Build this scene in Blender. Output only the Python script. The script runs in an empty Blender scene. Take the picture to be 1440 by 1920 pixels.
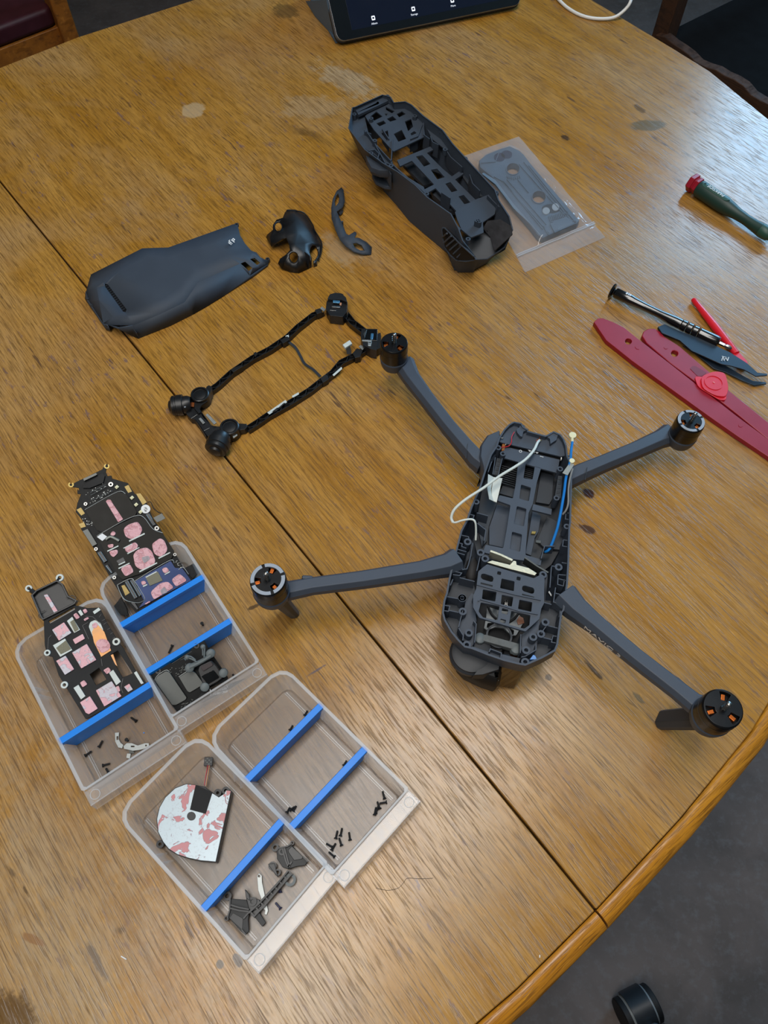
import bpy, bmesh, math, random
from mathutils import Vector, Matrix, noise
from mathutils.geometry import tessellate_polygon
random.seed(7)
C = bpy.context.scene.collection
TZ = 0.75                                   # table top above the floor

# ---------------------------------------------------------------- camera
FPX, PIT, CH = 1435.0, math.radians(60.6), 0.58
CAMP = Vector((0, 0, TZ + CH))
cd = bpy.data.cameras.new('camera'); cam = bpy.data.objects.new('camera', cd); C.objects.link(cam)
cam.location = CAMP; cam.rotation_euler = (math.pi/2 - PIT, 0, 0)
cd.sensor_fit = 'VERTICAL'; cd.sensor_height = 32; cd.sensor_width = 24
cd.lens = FPX/1920*32; cd.clip_start = .02; cd.clip_end = 30
bpy.context.scene.camera = cam
bpy.context.scene.cycles.transparent_max_bounces = 32

# ---------------------------------------------------------------- world, lights, exposure
w = bpy.data.worlds.new('world'); bpy.context.scene.world = w; w.use_nodes = True
w.node_tree.nodes['Background'].inputs[0].default_value = (.55, .68, .9, 1)
w.node_tree.nodes['Background'].inputs[1].default_value = .8
vs = bpy.context.scene.view_settings
vs.view_transform = 'Standard'; vs.look = 'None'; vs.exposure = -0.03; vs.gamma = 1; vs.use_curve_mapping = False

def area(name, loc, rot, sx, sy, power, col):
    l = bpy.data.lights.new(name, 'AREA'); l.shape = 'RECTANGLE'; l.size = sx; l.size_y = sy
    l.energy = power; l.color = col
    o = bpy.data.objects.new(name, l); C.objects.link(o); o.location = loc; o.rotation_euler = rot
    return o
# daylight coming in through the tall window in the back wall
area('window_daylight', (1.95, 2.86, 2.05), (math.radians(-90), 0, 0), 1.3, 1.35, 74, (.30, .64, 1.0))
# ceiling panel lamp over the table, then an added, unseen fill panel
LAMPS = ((0.0, .36, math.radians(49), 26), (-.7, -.9, math.radians(49), 24))
for lx, ly, la, lp in LAMPS: area('ceiling_or_fill_light', (lx, ly, 2.86), (0, 0, la), 1.5, .62, lp, (1.0, .965, .92))

# ---------------------------------------------------------------- pixel ray to a point at a real height above the table
FW = Vector((0, math.cos(PIT), -math.sin(PIT))); UP = Vector((0, math.sin(PIT), math.cos(PIT)))
def ray(px, py):
    return Vector(((px-720)/FPX, 0, 0)) + FW + UP*(-(py-960)/FPX)
def P(px, py, z=0.0):
    d = ray(px, py); t = (TZ + z - CAMP.z)/d.z
    return CAMP + d*t
class Frame:
    """plane: origin (world), x axis, normal; q() gives local coordinates of what a pixel shows at height h on it"""
    def __init__(s, o, xd=(1, 0, 0), n=(0, 0, 1)):
        n = Vector(n).normalized(); x = Vector(xd); x = (x - n*x.dot(n)).normalized(); y = n.cross(x)
        s.o = Vector(o); s.x, s.y, s.n = x, y, n
        m = Matrix((x, y, n)).transposed().to_4x4(); m.translation = s.o; s.M = m; s.Mi = m.inverted()
    def q(s, px, py, h=0.0):
        d = ray(px, py); t = (s.o + s.n*h - CAMP).dot(s.n)/d.dot(s.n)
        return s.Mi @ (CAMP + d*t)
    def L(s, pts, h=0.0): return [s.q(a, b, h).to_2d() for a, b in pts]
    def w(s, px, py, z):                       # pixel at world height z, in local coordinates
        return s.Mi @ P(px, py, z)

# ---------------------------------------------------------------- materials
def srgb(r, g, b):
    f = lambda c: (c/255/12.92) if c/255 <= .04045 else ((c/255+.055)/1.055)**2.4
    return (f(r), f(g), f(b), 1)
MATS = {}
class NT:
    def __init__(s, m): s.t = m.node_tree; s.b = s.t.nodes['Principled BSDF']
    def n(s, ty, ins=None, **kw):
        nd = s.t.nodes.new(ty)
        for k, v in kw.items(): setattr(nd, k, v)
        for k, v in (ins or {}).items():
            if isinstance(v, bpy.types.NodeSocket): s.t.links.new(v, nd.inputs[k])
            else: nd.inputs[k].default_value = v
        return nd
    def l(s, a, b): s.t.links.new(a, b)
    def math(s, op, a, b=None, clamp=False):
        ins = {0: a}
        if b is not None: ins[1] = b
        return s.n('ShaderNodeMath', ins, operation=op, use_clamp=clamp).outputs[0]
    def mix(s, f, a, b, bt='MIX'):
        nd = s.n('ShaderNodeMix', {0: f, 6: a, 7: b}, data_type='RGBA', blend_type=bt); return nd.outputs[2]
    def rng(s, v, a, b, c=0., d=1., st='LINEAR'):
        return s.n('ShaderNodeMapRange', {0: v, 1: a, 2: b, 3: c, 4: d}, interpolation_type=st).outputs[0]
    def noise(s, vec, scale, detail=2, rough=.5, dist=0.):
        return s.n('ShaderNodeTexNoise', {'Vector': vec, 'Scale': scale, 'Detail': detail, 'Roughness': rough, 'Distortion': dist}).outputs[0]
    def map(s, vec, scale=(1, 1, 1), loc=(0, 0, 0), rot=(0, 0, 0)):
        return s.n('ShaderNodeMapping', {0: vec, 1: loc, 2: rot, 3: scale}).outputs[0]
    def bump(s, h, st, dist=.0005):
        o = s.n('ShaderNodeBump', {'Height': h, 'Strength': st, 'Distance': dist}).outputs[0]
        s.l(o, s.b.inputs['Normal']); return o
def mat(name, col, rough=.5, metal=0., spec=.5, var=0., vscale=40., bump=0., bscale=900., coat=0., alpha=1., trans=0., emis=None):
    if name in MATS: return MATS[name]
    m = bpy.data.materials.new(name); m.use_nodes = True; t = NT(m); b = t.b
    col = col if len(col) == 4 else (*col, 1)
    b.inputs['Base Color'].default_value = col; b.inputs['Roughness'].default_value = rough
    b.inputs['Metallic'].default_value = metal; b.inputs['Specular IOR Level'].default_value = spec
    if coat: b.inputs['Coat Weight'].default_value = coat; b.inputs['Coat Roughness'].default_value = .08
    if trans: b.inputs['Transmission Weight'].default_value = trans
    b.inputs['Alpha'].default_value = alpha
    co = t.n('ShaderNodeTexCoord').outputs['Object']
    v = t.noise(co, vscale, 3)
    d = tuple(c*(1-var) for c in col[:3]) + (1,); u = tuple(min(1, c*(1+var)) for c in col[:3]) + (1,)
    t.l(t.mix(t.rng(v, .3, .7), d, u), b.inputs['Base Color'])
    t.l(t.rng(v, .2, .8, max(0, rough-.05), min(1, rough+.05)), b.inputs['Roughness'])
    if bump: t.bump(t.noise(co, bscale, 2), bump, .0002)
    if emis: b.inputs['Emission Color'].default_value = emis[0]; b.inputs['Emission Strength'].default_value = emis[1]
    MATS[name] = m; return m
grey = mat('grey_plastic', srgb(61, 69, 81), .52, spec=.45, var=.05, bump=.25, bscale=2500)
shellgrey = mat('shell_grey_plastic', srgb(58, 66, 77), .6, spec=.35, var=.05, bump=.2, bscale=2500)
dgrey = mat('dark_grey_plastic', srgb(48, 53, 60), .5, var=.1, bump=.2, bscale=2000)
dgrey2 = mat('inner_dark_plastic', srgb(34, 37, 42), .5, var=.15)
black = mat('black_plastic', srgb(24, 25, 27), .38, var=.15)
matblack = mat('matt_black', srgb(17, 18, 20), .6, spec=.3, var=.15)
gloss = mat('gloss_black', srgb(9, 9, 10), .08, spec=.6, coat=.5)
motorm = mat('anodised_black', srgb(18, 18, 20), .28, spec=.7, metal=.3)
ringm = mat('pale_grey_ring', srgb(150, 158, 168), .45)
copper = mat('copper_winding', srgb(200, 105, 45), .35, metal=.9)
steel = mat('steel', srgb(140, 140, 138), .33, metal=1.)
alu = mat('brushed_aluminium', srgb(168, 172, 170), .5, metal=.85, var=.08, vscale=300, bump=.2, bscale=600)
shield = mat('metal_shield', srgb(86, 88, 86), .45, metal=.7, var=.1, bump=.1, bscale=500)
dshield = mat('dark_shield', srgb(24, 22, 18), .42, spec=.15, metal=.1, var=.18, vscale=120)
gold = mat('gold_contact', srgb(150, 132, 78), .45, metal=.8)
pcbk = mat('black_circuit_board', srgb(15, 17, 18), .45, spec=.15, var=.3, vscale=300)
pcbb = mat('navy_circuit_board', srgb(14, 34, 72), .3, var=.2, vscale=200)
chipm = mat('chip_black', srgb(36, 37, 40), .4)
white = mat('white_plastic', srgb(232, 232, 228), .4)
cream = mat('cream_connector', srgb(224, 220, 180), .45)
pad = mat('dark_foam', srgb(36, 35, 34), .9, var=.3, vscale=500, bump=.9, bscale=1200)
specklem = mat('speckled_pad', srgb(120, 116, 96), .7, var=.5, vscale=2500, bump=.5, bscale=2500)
padwhite = mat('pale_pad', srgb(196, 204, 200), .45, var=.06, vscale=200)
bluem = mat('blue_plastic', srgb(0, 128, 226), .42, var=.04)
redm = mat('red_plastic', srgb(214, 26, 44), .35, var=.05, coat=.15)
dred = mat('dark_red_nylon', srgb(150, 20, 40), .38, var=.06, vscale=60)
greenm = mat('dark_green_rubber', srgb(22, 52, 44), .45, var=.1)
greenb = mat('green_label', srgb(34, 74, 60), .45)
wirewhite = mat('white_wire', srgb(214, 222, 216), .45)
wireblue = mat('blue_wire', srgb(24, 120, 200), .4)
wiregrey = mat('grey_wire', srgb(130, 130, 128), .45)
wirered = mat('red_wire', srgb(190, 40, 50), .4)
wireorange = mat('orange_wire', srgb(190, 120, 70), .4)
maroon = mat('maroon_leather', srgb(60, 18, 26), .5, var=.15, bump=.3, bscale=300)
kapton = mat('amber_film', srgb(205, 140, 70), .35, metal=.1, var=.15, vscale=150)
fabricb = mat('blue_grey_cover', srgb(84, 104, 122), .6, bump=.4, bscale=1500)
printw = mat('white_print', srgb(225, 228, 230), .5)
printg = mat('pale_grey_print', srgb(196, 190, 184), .55)

def pinkm(name, base, over, scale, lo, hi, bumpy=.9):
    m = bpy.data.materials.new(name); m.use_nodes = True; t = NT(m)
    co = t.n('ShaderNodeTexCoord').outputs['Object']
    a = t.noise(co, scale, 3, .6, .6); f = t.rng(a, lo, hi)
    t.l(t.mix(f, over, base), t.b.inputs['Base Color'])
    t.b.inputs['Roughness'].default_value = .55
    b = t.noise(co, scale*2.2, 4, .65, 1.2)
    t.bump(t.math('ADD', t.math('MULTIPLY', f, .6), b), bumpy, .0006)
    MATS[name] = m; return m
PINK = srgb(228, 176, 182)
pink = pinkm('pink_thermal_paste', PINK, srgb(212, 152, 158), 260, .42, .5)
pinkpad = pinkm('pink_streaked_pad', srgb(205, 198, 204), PINK, 160, .5, .53)
pinkpad2 = pinkm('pink_smeared_pad', srgb(205, 200, 206), PINK, 130, .54, .57)

# translucent polypropylene and film
def clearm(name, tint, fac, rough, diff):
    m = bpy.data.materials.new(name); m.use_nodes = True; t = NT(m); nt = m.node_tree
    out = nt.nodes['Material Output']; nt.nodes.remove(t.b)
    tr = t.n('ShaderNodeBsdfTransparent', {0: tint})
    gl = t.n('ShaderNodeBsdfGlossy', {0: (1, 1, 1, 1), 'Roughness': rough})
    di = t.n('ShaderNodeBsdfDiffuse', {0: diff}); tl = t.n('ShaderNodeBsdfTranslucent', {0: diff})
    ad = t.n('ShaderNodeMixShader', {0: .55, 1: di.outputs[0], 2: tl.outputs[0]})
    co = t.n('ShaderNodeTexCoord').outputs['Object']
    fz = t.rng(t.noise(co, 14, 3), .3, .7, fac*.75, fac*1.25)
    a = t.n('ShaderNodeMixShader', {0: fz, 1: tr.outputs[0], 2: ad.outputs[0]})
    fc = t.n('ShaderNodeLayerWeight', {'Blend': .5}).outputs['Facing']
    fr = t.math('ADD', t.math('MULTIPLY', t.math('POWER', fc, 4.), .35), .03)
    b = t.n('ShaderNodeMixShader', {0: fr, 1: a.outputs[0], 2: gl.outputs[0]})
    nt.links.new(b.outputs[0], out.inputs[0]); MATS[name] = m; return m
binm = clearm('clear_bin_plastic', (.99, .992, .995, 1), .21, .28, (.98, .98, .98, 1))
binfrost = clearm('frosted_bin_plastic', (.98, .985, .99, 1), .42, .35, (.84, .87, .90, 1))
lipm = clearm('glossy_lip_plastic', (.99, .992, .995, 1), .20, .13, (.95, .96, .98, 1))
bagm = clearm('bag_film', (.985, .985, .99, 1), .20, .08, (.86, .85, .86, 1))

# ---------------------------------------------------------------- wood
def wood(name, base, dark, light, stains_and_sheen=None, streak=1.0, rough=.36, worn=.0, across=False):
    """grain runs along local x"""
    m = bpy.data.materials.new(name); m.use_nodes = True; t = NT(m)
    co = t.n('ShaderNodeTexCoord').outputs['Object']
    if across: co = t.map(co, (1, 1, 1), (0, 0, 0), (0, 0, math.pi/2))
    wv = t.n('ShaderNodeVectorMath', {0: co, 1: t.n('ShaderNodeCombineXYZ', {1: t.math('MULTIPLY', t.noise(t.map(co, (5, 16, 1)), 1, 2), .009*streak)}).outputs[0]}, operation='ADD').outputs[0]
    g1 = t.noise(t.map(wv, (15, 300, 20)), 1, 4, .65)                  # broad grain streaks
    g2 = t.noise(t.map(wv, (40, 640, 60)), 1, 3, .6)                  # fine dark pores
    g3 = t.noise(t.map(wv, (3.5, 34, 4)), 1, 3)                       # plank tone
    g4 = t.noise(t.map(wv, (95, 620, 60), (3, 7, 1)), 1, 2, .6)       # pale flecks
    def blot(c, big):
        for (x, y, rx, ry, ang, col, st, soft) in (stains_and_sheen or []):
            if (rx >= .045) != big: continue
            v = t.map(co, (1, 1, 0), (-x, -y, 0))
            v = t.n('ShaderNodeMapping', {0: v, 1: (0, 0, 0), 2: (0, 0, -ang), 3: (1, 1, 1)}).outputs[0]
            ln = t.n('ShaderNodeVectorMath', {0: t.map(v, (1/rx, 1/ry, 0))}, operation='LENGTH').outputs['Value']
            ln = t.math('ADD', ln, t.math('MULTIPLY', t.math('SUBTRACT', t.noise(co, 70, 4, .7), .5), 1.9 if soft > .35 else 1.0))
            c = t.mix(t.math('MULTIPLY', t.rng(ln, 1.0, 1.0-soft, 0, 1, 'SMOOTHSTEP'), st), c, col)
        return c
    c = blot(t.mix(t.rng(g3, .32, .68), base, light), True)
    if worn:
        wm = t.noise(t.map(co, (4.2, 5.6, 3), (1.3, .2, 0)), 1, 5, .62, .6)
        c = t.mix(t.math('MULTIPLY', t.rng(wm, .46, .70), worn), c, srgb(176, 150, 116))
    c = t.mix(t.math('MULTIPLY', t.rng(g1, .47, .68), .42), c, dark)
    c = t.mix(t.math('MULTIPLY', t.rng(g2, .50, .64), .52), c, tuple(x*.40 for x in dark[:3]) + (1,))
    c = t.mix(t.math('MULTIPLY', t.rng(g4, .62, .74), .5), c, tuple(min(1, x*1.45) for x in light[:3]) + (1,))
    g5 = t.noise(t.map(wv, (30, 1300, 80), (5, 1, 2)), 1, 2, .6)
    c = t.mix(t.math('MULTIPLY', t.rng(g5, .54, .60), .34), c, tuple(x*.5 for x in dark[:3]) + (1,))
    rsum = t.rng(g2, .4, .7, rough-.07, rough+.12)
    if worn:
        sp = t.noise(t.map(wv, (60, 190, 30), (9, 2, 4)), 1, 3, .7)
        sm = t.noise(t.map(co, (6, 8, 3), (7, 3, 0)), 1, 3, .6)
        c = t.mix(t.math('MULTIPLY', t.math('MULTIPLY', t.rng(sp, .60, .68), t.rng(sm, .40, .62)), .75), c, srgb(104, 84, 86))
        sp2 = t.noise(t.map(wv, (22, 150, 30), (2, 12, 4)), 1, 2, .7)
        c = t.mix(t.math('MULTIPLY', t.rng(sp2, .68, .74), .8), c, srgb(84, 62, 46))
    c = blot(c, False)
    t.l(c, t.b.inputs['Base Color']); t.l(rsum, t.b.inputs['Roughness'])
    t.b.inputs['Specular IOR Level'].default_value = .5
    h = t.math('ADD', t.math('MULTIPLY', t.rng(g2, .54, .68), -.7), t.math('MULTIPLY', g1, .35))
    t.bump(h, .38, .0004)
    MATS[name] = m; return m

# ---------------------------------------------------------------- mesh helpers
class MB:
    def __init__(s): s.bm = bmesh.new(); s.flat = False
    def plate(s, loop, z0, z1, holes=()):
        """extruded outline (2D points) between z0 and z1 with holes through it"""
        s.flat = True; loops = [list(loop)] + [list(h) for h in holes]
        flat = [p for l in loops for p in l]
        tris = tessellate_polygon([[Vector((p[0], p[1], 0)) for p in l] for l in loops])
        bot = [s.bm.verts.new((p[0], p[1], z0)) for p in flat]; top = [s.bm.verts.new((p[0], p[1], z1)) for p in flat]
        for a, b, c in tris:
            pa, pb, pc = flat[a], flat[b], flat[c]
            ar = (pb[0]-pa[0])*(pc[1]-pa[1]) - (pb[1]-pa[1])*(pc[0]-pa[0])
            if abs(ar) < 1e-14: continue
            if ar < 0: b, c = c, b
            for vs_, o in ((top, (a, b, c)), (bot, (a, c, b))):
                try: s.bm.faces.new([vs_[i] for i in o])
                except ValueError: pass
        k = 0
        for li, l in enumerate(loops):
            n = len(l); A = sum(l[i][0]*l[(i+1) % n][1] - l[(i+1) % n][0]*l[i][1] for i in range(n))
            fl = (A > 0) == (li == 0)
            for i in range(n):
                a, b = k+i, k+(i+1) % n
                f = (bot[a], bot[b], top[b], top[a]) if fl else (bot[b], bot[a], top[a], top[b])
                try: s.bm.faces.new(f)
                except ValueError: pass
            k += n
        return s
    def wall(s, pts, th, z0, z1, closed=True):
        """upright band of thickness th following the 2D points; z0/z1 may be lists"""
        n = len(pts); P2 = [Vector(p[:2]) for p in pts]; off = []
        for i in range(n):
            a = P2[i-1] if (closed or i > 0) else P2[i]; b = P2[(i+1) % n] if (closed or i < n-1) else P2[i]
            d1 = (P2[i]-a); d2 = (b-P2[i])
            d1 = d1.normalized() if d1.length > 1e-9 else d2.normalized(); d2 = d2.normalized() if d2.length > 1e-9 else d1
            nn = Vector((-(d1.y+d2.y), d1.x+d2.x))
            if nn.length < 1e-6: nn = Vector((-d1.y, d1.x))
            nn.normalize(); cs = max(.45, nn.dot(Vector((-d1.y, d1.x)))); off.append(nn*(th/2/cs))
        zz0 = z0 if isinstance(z0, (list, tuple)) else [z0]*n; zz1 = z1 if isinstance(z1, (list, tuple)) else [z1]*n
        R = []
        for i in range(n):
            a, b = P2[i]+off[i], P2[i]-off[i]
            R.append([s.bm.verts.new((a.x, a.y, zz0[i])), s.bm.verts.new((b.x, b.y, zz0[i])), s.bm.verts.new((b.x, b.y, zz1[i])), s.bm.verts.new((a.x, a.y, zz1[i]))])
        for i in range(n if closed else n-1):
            j = (i+1) % n
            for k in range(4):
                s.bm.faces.new((R[i][k], R[i][(k+1) % 4], R[j][(k+1) % 4], R[j][k]))
        if not closed: s.bm.faces.new(R[0][::-1]); s.bm.faces.new(R[-1])
        return s
    def loft(s, rings, cap=True):
        R = [[s.bm.verts.new(p) for p in r] for r in rings]; n = len(R[0])
        for a, b in zip(R, R[1:]):
            for i in range(n): s.bm.faces.new((a[i], a[(i+1) % n], b[(i+1) % n], b[i]))
        if cap: s.bm.faces.new(R[0][::-1]); s.bm.faces.new(R[-1])
        return s
    def box(s, c, d, rz=0., rx=0., ry=0.):
        m = Matrix.Translation(c) @ Matrix.Rotation(rz, 4, 'Z') @ Matrix.Rotation(ry, 4, 'Y') @ Matrix.Rotation(rx, 4, 'X') @ Matrix.Diagonal((d[0], d[1], d[2], 1))
        bmesh.ops.create_cube(s.bm, size=1, matrix=m); return s
    def cyl(s, c, r, h, ax=(0, 0, 1), seg=24, r2=None, cap=True):
        """c is the base centre"""
        q = Vector(ax).normalized().to_track_quat('Z', 'Y').to_matrix().to_4x4()
        m = Matrix.Translation(c) @ q @ Matrix.Translation((0, 0, h/2))
        bmesh.ops.create_cone(s.bm, cap_ends=cap, segments=seg, radius1=r, radius2=r if r2 is None else r2, depth=h, matrix=m); return s
    def lathe(s, c, prof, ax=(0, 0, 1), seg=28):
        q = Vector(ax).normalized().to_track_quat('Z', 'Y').to_matrix().to_4x4(); m = Matrix.Translation(c) @ q
        rings = [[(m @ Vector((max(r, 1e-5)*math.cos(2*math.pi*i/seg), max(r, 1e-5)*math.sin(2*math.pi*i/seg), z))) for i in range(seg)] for r, z in prof]
        return s.loft(rings)
    def ring(s, c, ro, ri, h, seg=24, ax=(0, 0, 1)):
        q = Vector(ax).normalized().to_track_quat('Z', 'Y').to_matrix().to_4x4(); m = Matrix.Translation(c) @ q
        R = [[s.bm.verts.new(m @ Vector((r*math.cos(2*math.pi*i/seg), r*math.sin(2*math.pi*i/seg), z))) for r, z in ((ri, 0), (ro, 0), (ro, h), (ri, h))] for i in range(seg)]
        for i in range(seg):
            a, b = R[i], R[(i+1) % seg]
            for k in range(4): s.bm.faces.new((a[k], b[k], b[(k+1) % 4], a[(k+1) % 4]))
        return s
    def arc(s, c, ro, ri, h, a0, a1, seg=8):
        R = []
        for i in range(seg+1):
            a = a0+(a1-a0)*i/seg
            R.append([s.bm.verts.new((c[0]+r*math.cos(a), c[1]+r*math.sin(a), c[2]+z)) for r, z in ((ri, 0), (ro, 0), (ro, h), (ri, h))])
        for a, b in zip(R, R[1:]):
            for k in range(4): s.bm.faces.new((a[k], b[k], b[(k+1) % 4], a[(k+1) % 4]))
        s.bm.faces.new(R[0][::-1]); s.bm.faces.new(R[-1]); return s
    def tube(s, pts, r, seg=8, sub=6, flat=None):
        """tube through points (smoothed); r number or list; flat=(w,h) gives a ribbon section"""
        pts = [Vector(p) for p in pts]; path = []; rr = []
        rl = r if isinstance(r, (list, tuple)) else [r]*len(pts)
        n = len(pts)
        for i in range(n-1):
            p0 = pts[max(0, i-1)]; p1 = pts[i]; p2 = pts[i+1]; p3 = pts[min(n-1, i+2)]
            for k in range(sub):
                t = k/sub
                path.append(.5*((2*p1)+(p2-p0)*t+(2*p0-5*p1+4*p2-p3)*t*t+(3*p1-p0-3*p2+p3)*t**3)); rr.append(rl[i]*(1-t)+rl[i+1]*t)
        path.append(pts[-1]); rr.append(rl[-1])
        rings = []; up = Vector((0, 0, 1)); px = None
        for i, p in enumerate(path):
            t = (path[min(i+1, len(path)-1)] - path[max(0, i-1)]).normalized()
            x = t.cross(up)
            if x.length < .05: x = px if px is not None else Vector((1, 0, 0))
            x.normalize()
            if px is not None and x.dot(px) < 0: x = -x
            px = x; y = x.cross(t)
            if flat: rings.append([p+x*(a*flat[0]/2)+y*(b*flat[1]/2) for a, b in ((-1, -1), (1, -1), (1, 1), (-1, 1))])
            else: rings.append([p+x*(rr[i]*math.cos(2*math.pi*k/seg))+y*(rr[i]*math.sin(2*math.pi*k/seg)) for k in range(seg)])
        return s.loft(rings)
    def ball(s, c, r, sc=(1, 1, 1), seg=16):
        m = Matrix.Translation(c) @ Matrix.Diagonal((sc[0], sc[1], sc[2], 1))
        bmesh.ops.create_uvsphere(s.bm, u_segments=seg, v_segments=seg//2, radius=r, matrix=m); return s
    def done(s, name, m, parent=None, bev=0., smooth=30, seg=1):
        bmesh.ops.remove_doubles(s.bm, verts=s.bm.verts, dist=1e-7)
        bmesh.ops.recalc_face_normals(s.bm, faces=s.bm.faces)
        if bev and s.flat: bmesh.ops.dissolve_limit(s.bm, angle_limit=.01, verts=s.bm.verts, edges=s.bm.edges)
        me = bpy.data.meshes.new(name); s.bm.to_mesh(me); s.bm.free()
        if smooth:
            me.polygons.foreach_set('use_smooth', [True]*len(me.polygons)); me.set_sharp_from_angle(angle=math.radians(smooth))
        if m: me.materials.append(m)
        o = bpy.data.objects.new(name, me); C.objects.link(o)
        if parent is not None: o.parent = parent
        if bev:
            b = o.modifiers.new('bevel', 'BEVEL'); b.width = bev; b.segments = seg; b.limit_method = 'ANGLE'; b.angle_limit = math.radians(35)
            b.harden_normals = bool(smooth)
        return o
def props(o, label, cat, group=None):
    o['label'] = label; o['category'] = cat
    if group: o['group'] = group
    return o
def thing(name, label, cat, fr, group=None):
    o = bpy.data.objects.new(name, None); C.objects.link(o); o.empty_display_size = .02
    o.matrix_world = fr.M if isinstance(fr, Frame) else fr
    return props(o, label, cat, group)
def rr(x0, y0, x1, y1, r, n=4):
    """rounded rectangle loop"""
    out = []
    for cx, cy, a in ((x1-r, y1-r, 0), (x0+r, y1-r, 90), (x0+r, y0+r, 180), (x1-r, y0+r, 270)):
        for k in range(n+1):
            t = math.radians(a+90*k/n); out.append((cx+r*math.cos(t), cy+r*math.sin(t)))
    return out
def rnd(pts, r, n=3):
    """round the corners of a 2D loop"""
    out = []; m = len(pts); pts = [Vector((p[0], p[1])) for p in pts]
    for i in range(m):
        p, a, b = pts[i], pts[i-1], pts[(i+1) % m]
        da, db = a-p, b-p; k = min(r, da.length*.45, db.length*.45)
        s, e = p+da.normalized()*k, p+db.normalized()*k
        for j in range(n+1):
            t = j/n; out.append((s*(1-t)**2 + p*2*t*(1-t) + e*t*t))
    return out
def circ(cx, cy, r, n=14, sy=1.): return [(cx+r*math.cos(2*math.pi*i/n), cy+r*sy*math.sin(2*math.pi*i/n)) for i in range(n)]
def txt(s, size, name, m, parent, loc, rot, ext=.0001, sx=1.):
    cu = bpy.data.curves.new(name, 'FONT'); cu.body = s; cu.size = size; cu.extrude = ext; cu.align_x = 'CENTER'; cu.align_y = 'CENTER'
    o = bpy.data.objects.new(name, cu); me = bpy.data.meshes.new_from_object(o); bpy.data.objects.remove(o)
    me.materials.append(m); o = bpy.data.objects.new(name, me); C.objects.link(o); o.parent = parent
    o.location = loc; o.rotation_euler = rot; o.scale = (sx, 1, 1); return o
def dup(root, M, label, group=None):
    r = root.copy(); C.objects.link(r); r.matrix_world = M; r['label'] = label
    if group: r['group'] = group
    for ch in root.children:
        c = ch.copy(); C.objects.link(c); c.parent = r; c.matrix_parent_inverse = ch.matrix_parent_inverse
        for g in ch.children:
            d = g.copy(); C.objects.link(d); d.parent = c
    return r

# ================================================================ SETTING
X0, X1, Y0, Y1, ZC = -2.4, 2.9, -2.0, 2.95, 2.9
def sbox(name, lo, hi, m):
    b = MB(); b.box([(a+c)/2 for a, c in zip(lo, hi)], [c-a for a, c in zip(lo, hi)])
    o = b.done(name, m, smooth=0); o['kind'] = 'structure'; return o
def concrete():
    m = bpy.data.materials.new('worn_lino_floor'); m.use_nodes = True; t = NT(m)
    co = t.n('ShaderNodeTexCoord').outputs['Object']
    a = t.noise(co, 9, 5, .6, .4); b = t.noise(co, 60, 4, .7)
    c = t.mix(t.rng(a, .35, .65), srgb(70, 62, 58), srgb(90, 80, 76))
    c = t.mix(t.math('MULTIPLY', t.rng(b, .5, .75), .4), c, srgb(104, 106, 108))
    t.l(c, t.b.inputs['Base Color']); t.b.inputs['Roughness'].default_value = .7
    t.bump(b, .2, .001); return m
floorm = concrete()
wallm = mat('painted_wall', srgb(120, 116, 108), .8, var=.04, vscale=3)
ceilm = mat('ceiling_paint', srgb(200, 198, 192), .85)
sbox('floor', (X0, Y0, -.06), (X1, Y1, 0), floorm)
sbox('ceiling', (X0, Y0, ZC), (X1, Y1, ZC+.08), ceilm)
sbox('wall_left', (X0-.1, Y0, 0), (X0, Y1, ZC), wallm)
sbox('wall_right', (X1, Y0, 0), (X1+.1, Y1, ZC), wallm)
sbox('wall_front', (X0, Y0-.1, 0), (X1, Y0, ZC), wallm)
wb = MB(); wx0, wx1, wz0, wz1 = 1.25, 2.65, 1.3, 2.78
wb.plate([(X0, 0), (X1, 0), (X1, ZC), (X0, ZC)], -.1, 0, [[(wx0, wz0), (wx1, wz0), (wx1, wz1), (wx0, wz1)]])
o = wb.done('wall_back', wallm, smooth=0); o.rotation_euler = (math.pi/2, 0, 0); o.location = (0, Y1, 0); o['kind'] = 'structure'
wf = MB()
for a, b_, c, d in ((wx0, wz0, wx1, wz0+.06), (wx0, wz1-.06, wx1, wz1), (wx0, wz0, wx0+.06, wz1), (wx1-.06, wz0, wx1, wz1), ((wx0+wx1)/2-.025, wz0, (wx0+wx1)/2+.025, wz1)):
    wf.box(((a+c)/2, Y1+.03, (b_+d)/2), (c-a, .05, d-b_))
wo = wf.done('window_1', mat('window_paint', srgb(220, 220, 215), .5)); wo['kind'] = 'structure'
# panel frames around the ceiling lamp and the added fill light
for lx, ly, la, lp in LAMPS:
    f = Frame((lx, ly, ZC-.012), (math.cos(la), math.sin(la), 0)); t_ = thing('ceiling_or_fill_lamp', 'long ceiling lamp panel ' + ('above the table' if ly > 0 else 'added as fill behind the table'), 'lamp', f)
    b = MB()
    for sx_, sy_, ww, hh in ((0, .335, 1.60, .03), (0, -.335, 1.60, .03), (.785, 0, .03, .64), (-.785, 0, .03, .64)): b.box((sx_, sy_, -.01), (ww, hh, .04))
    b.done('frame', white, t_)
    MB().box((0, 0, .006), (1.54, .64, .008)).done('back_plate', white, t_)

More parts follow.
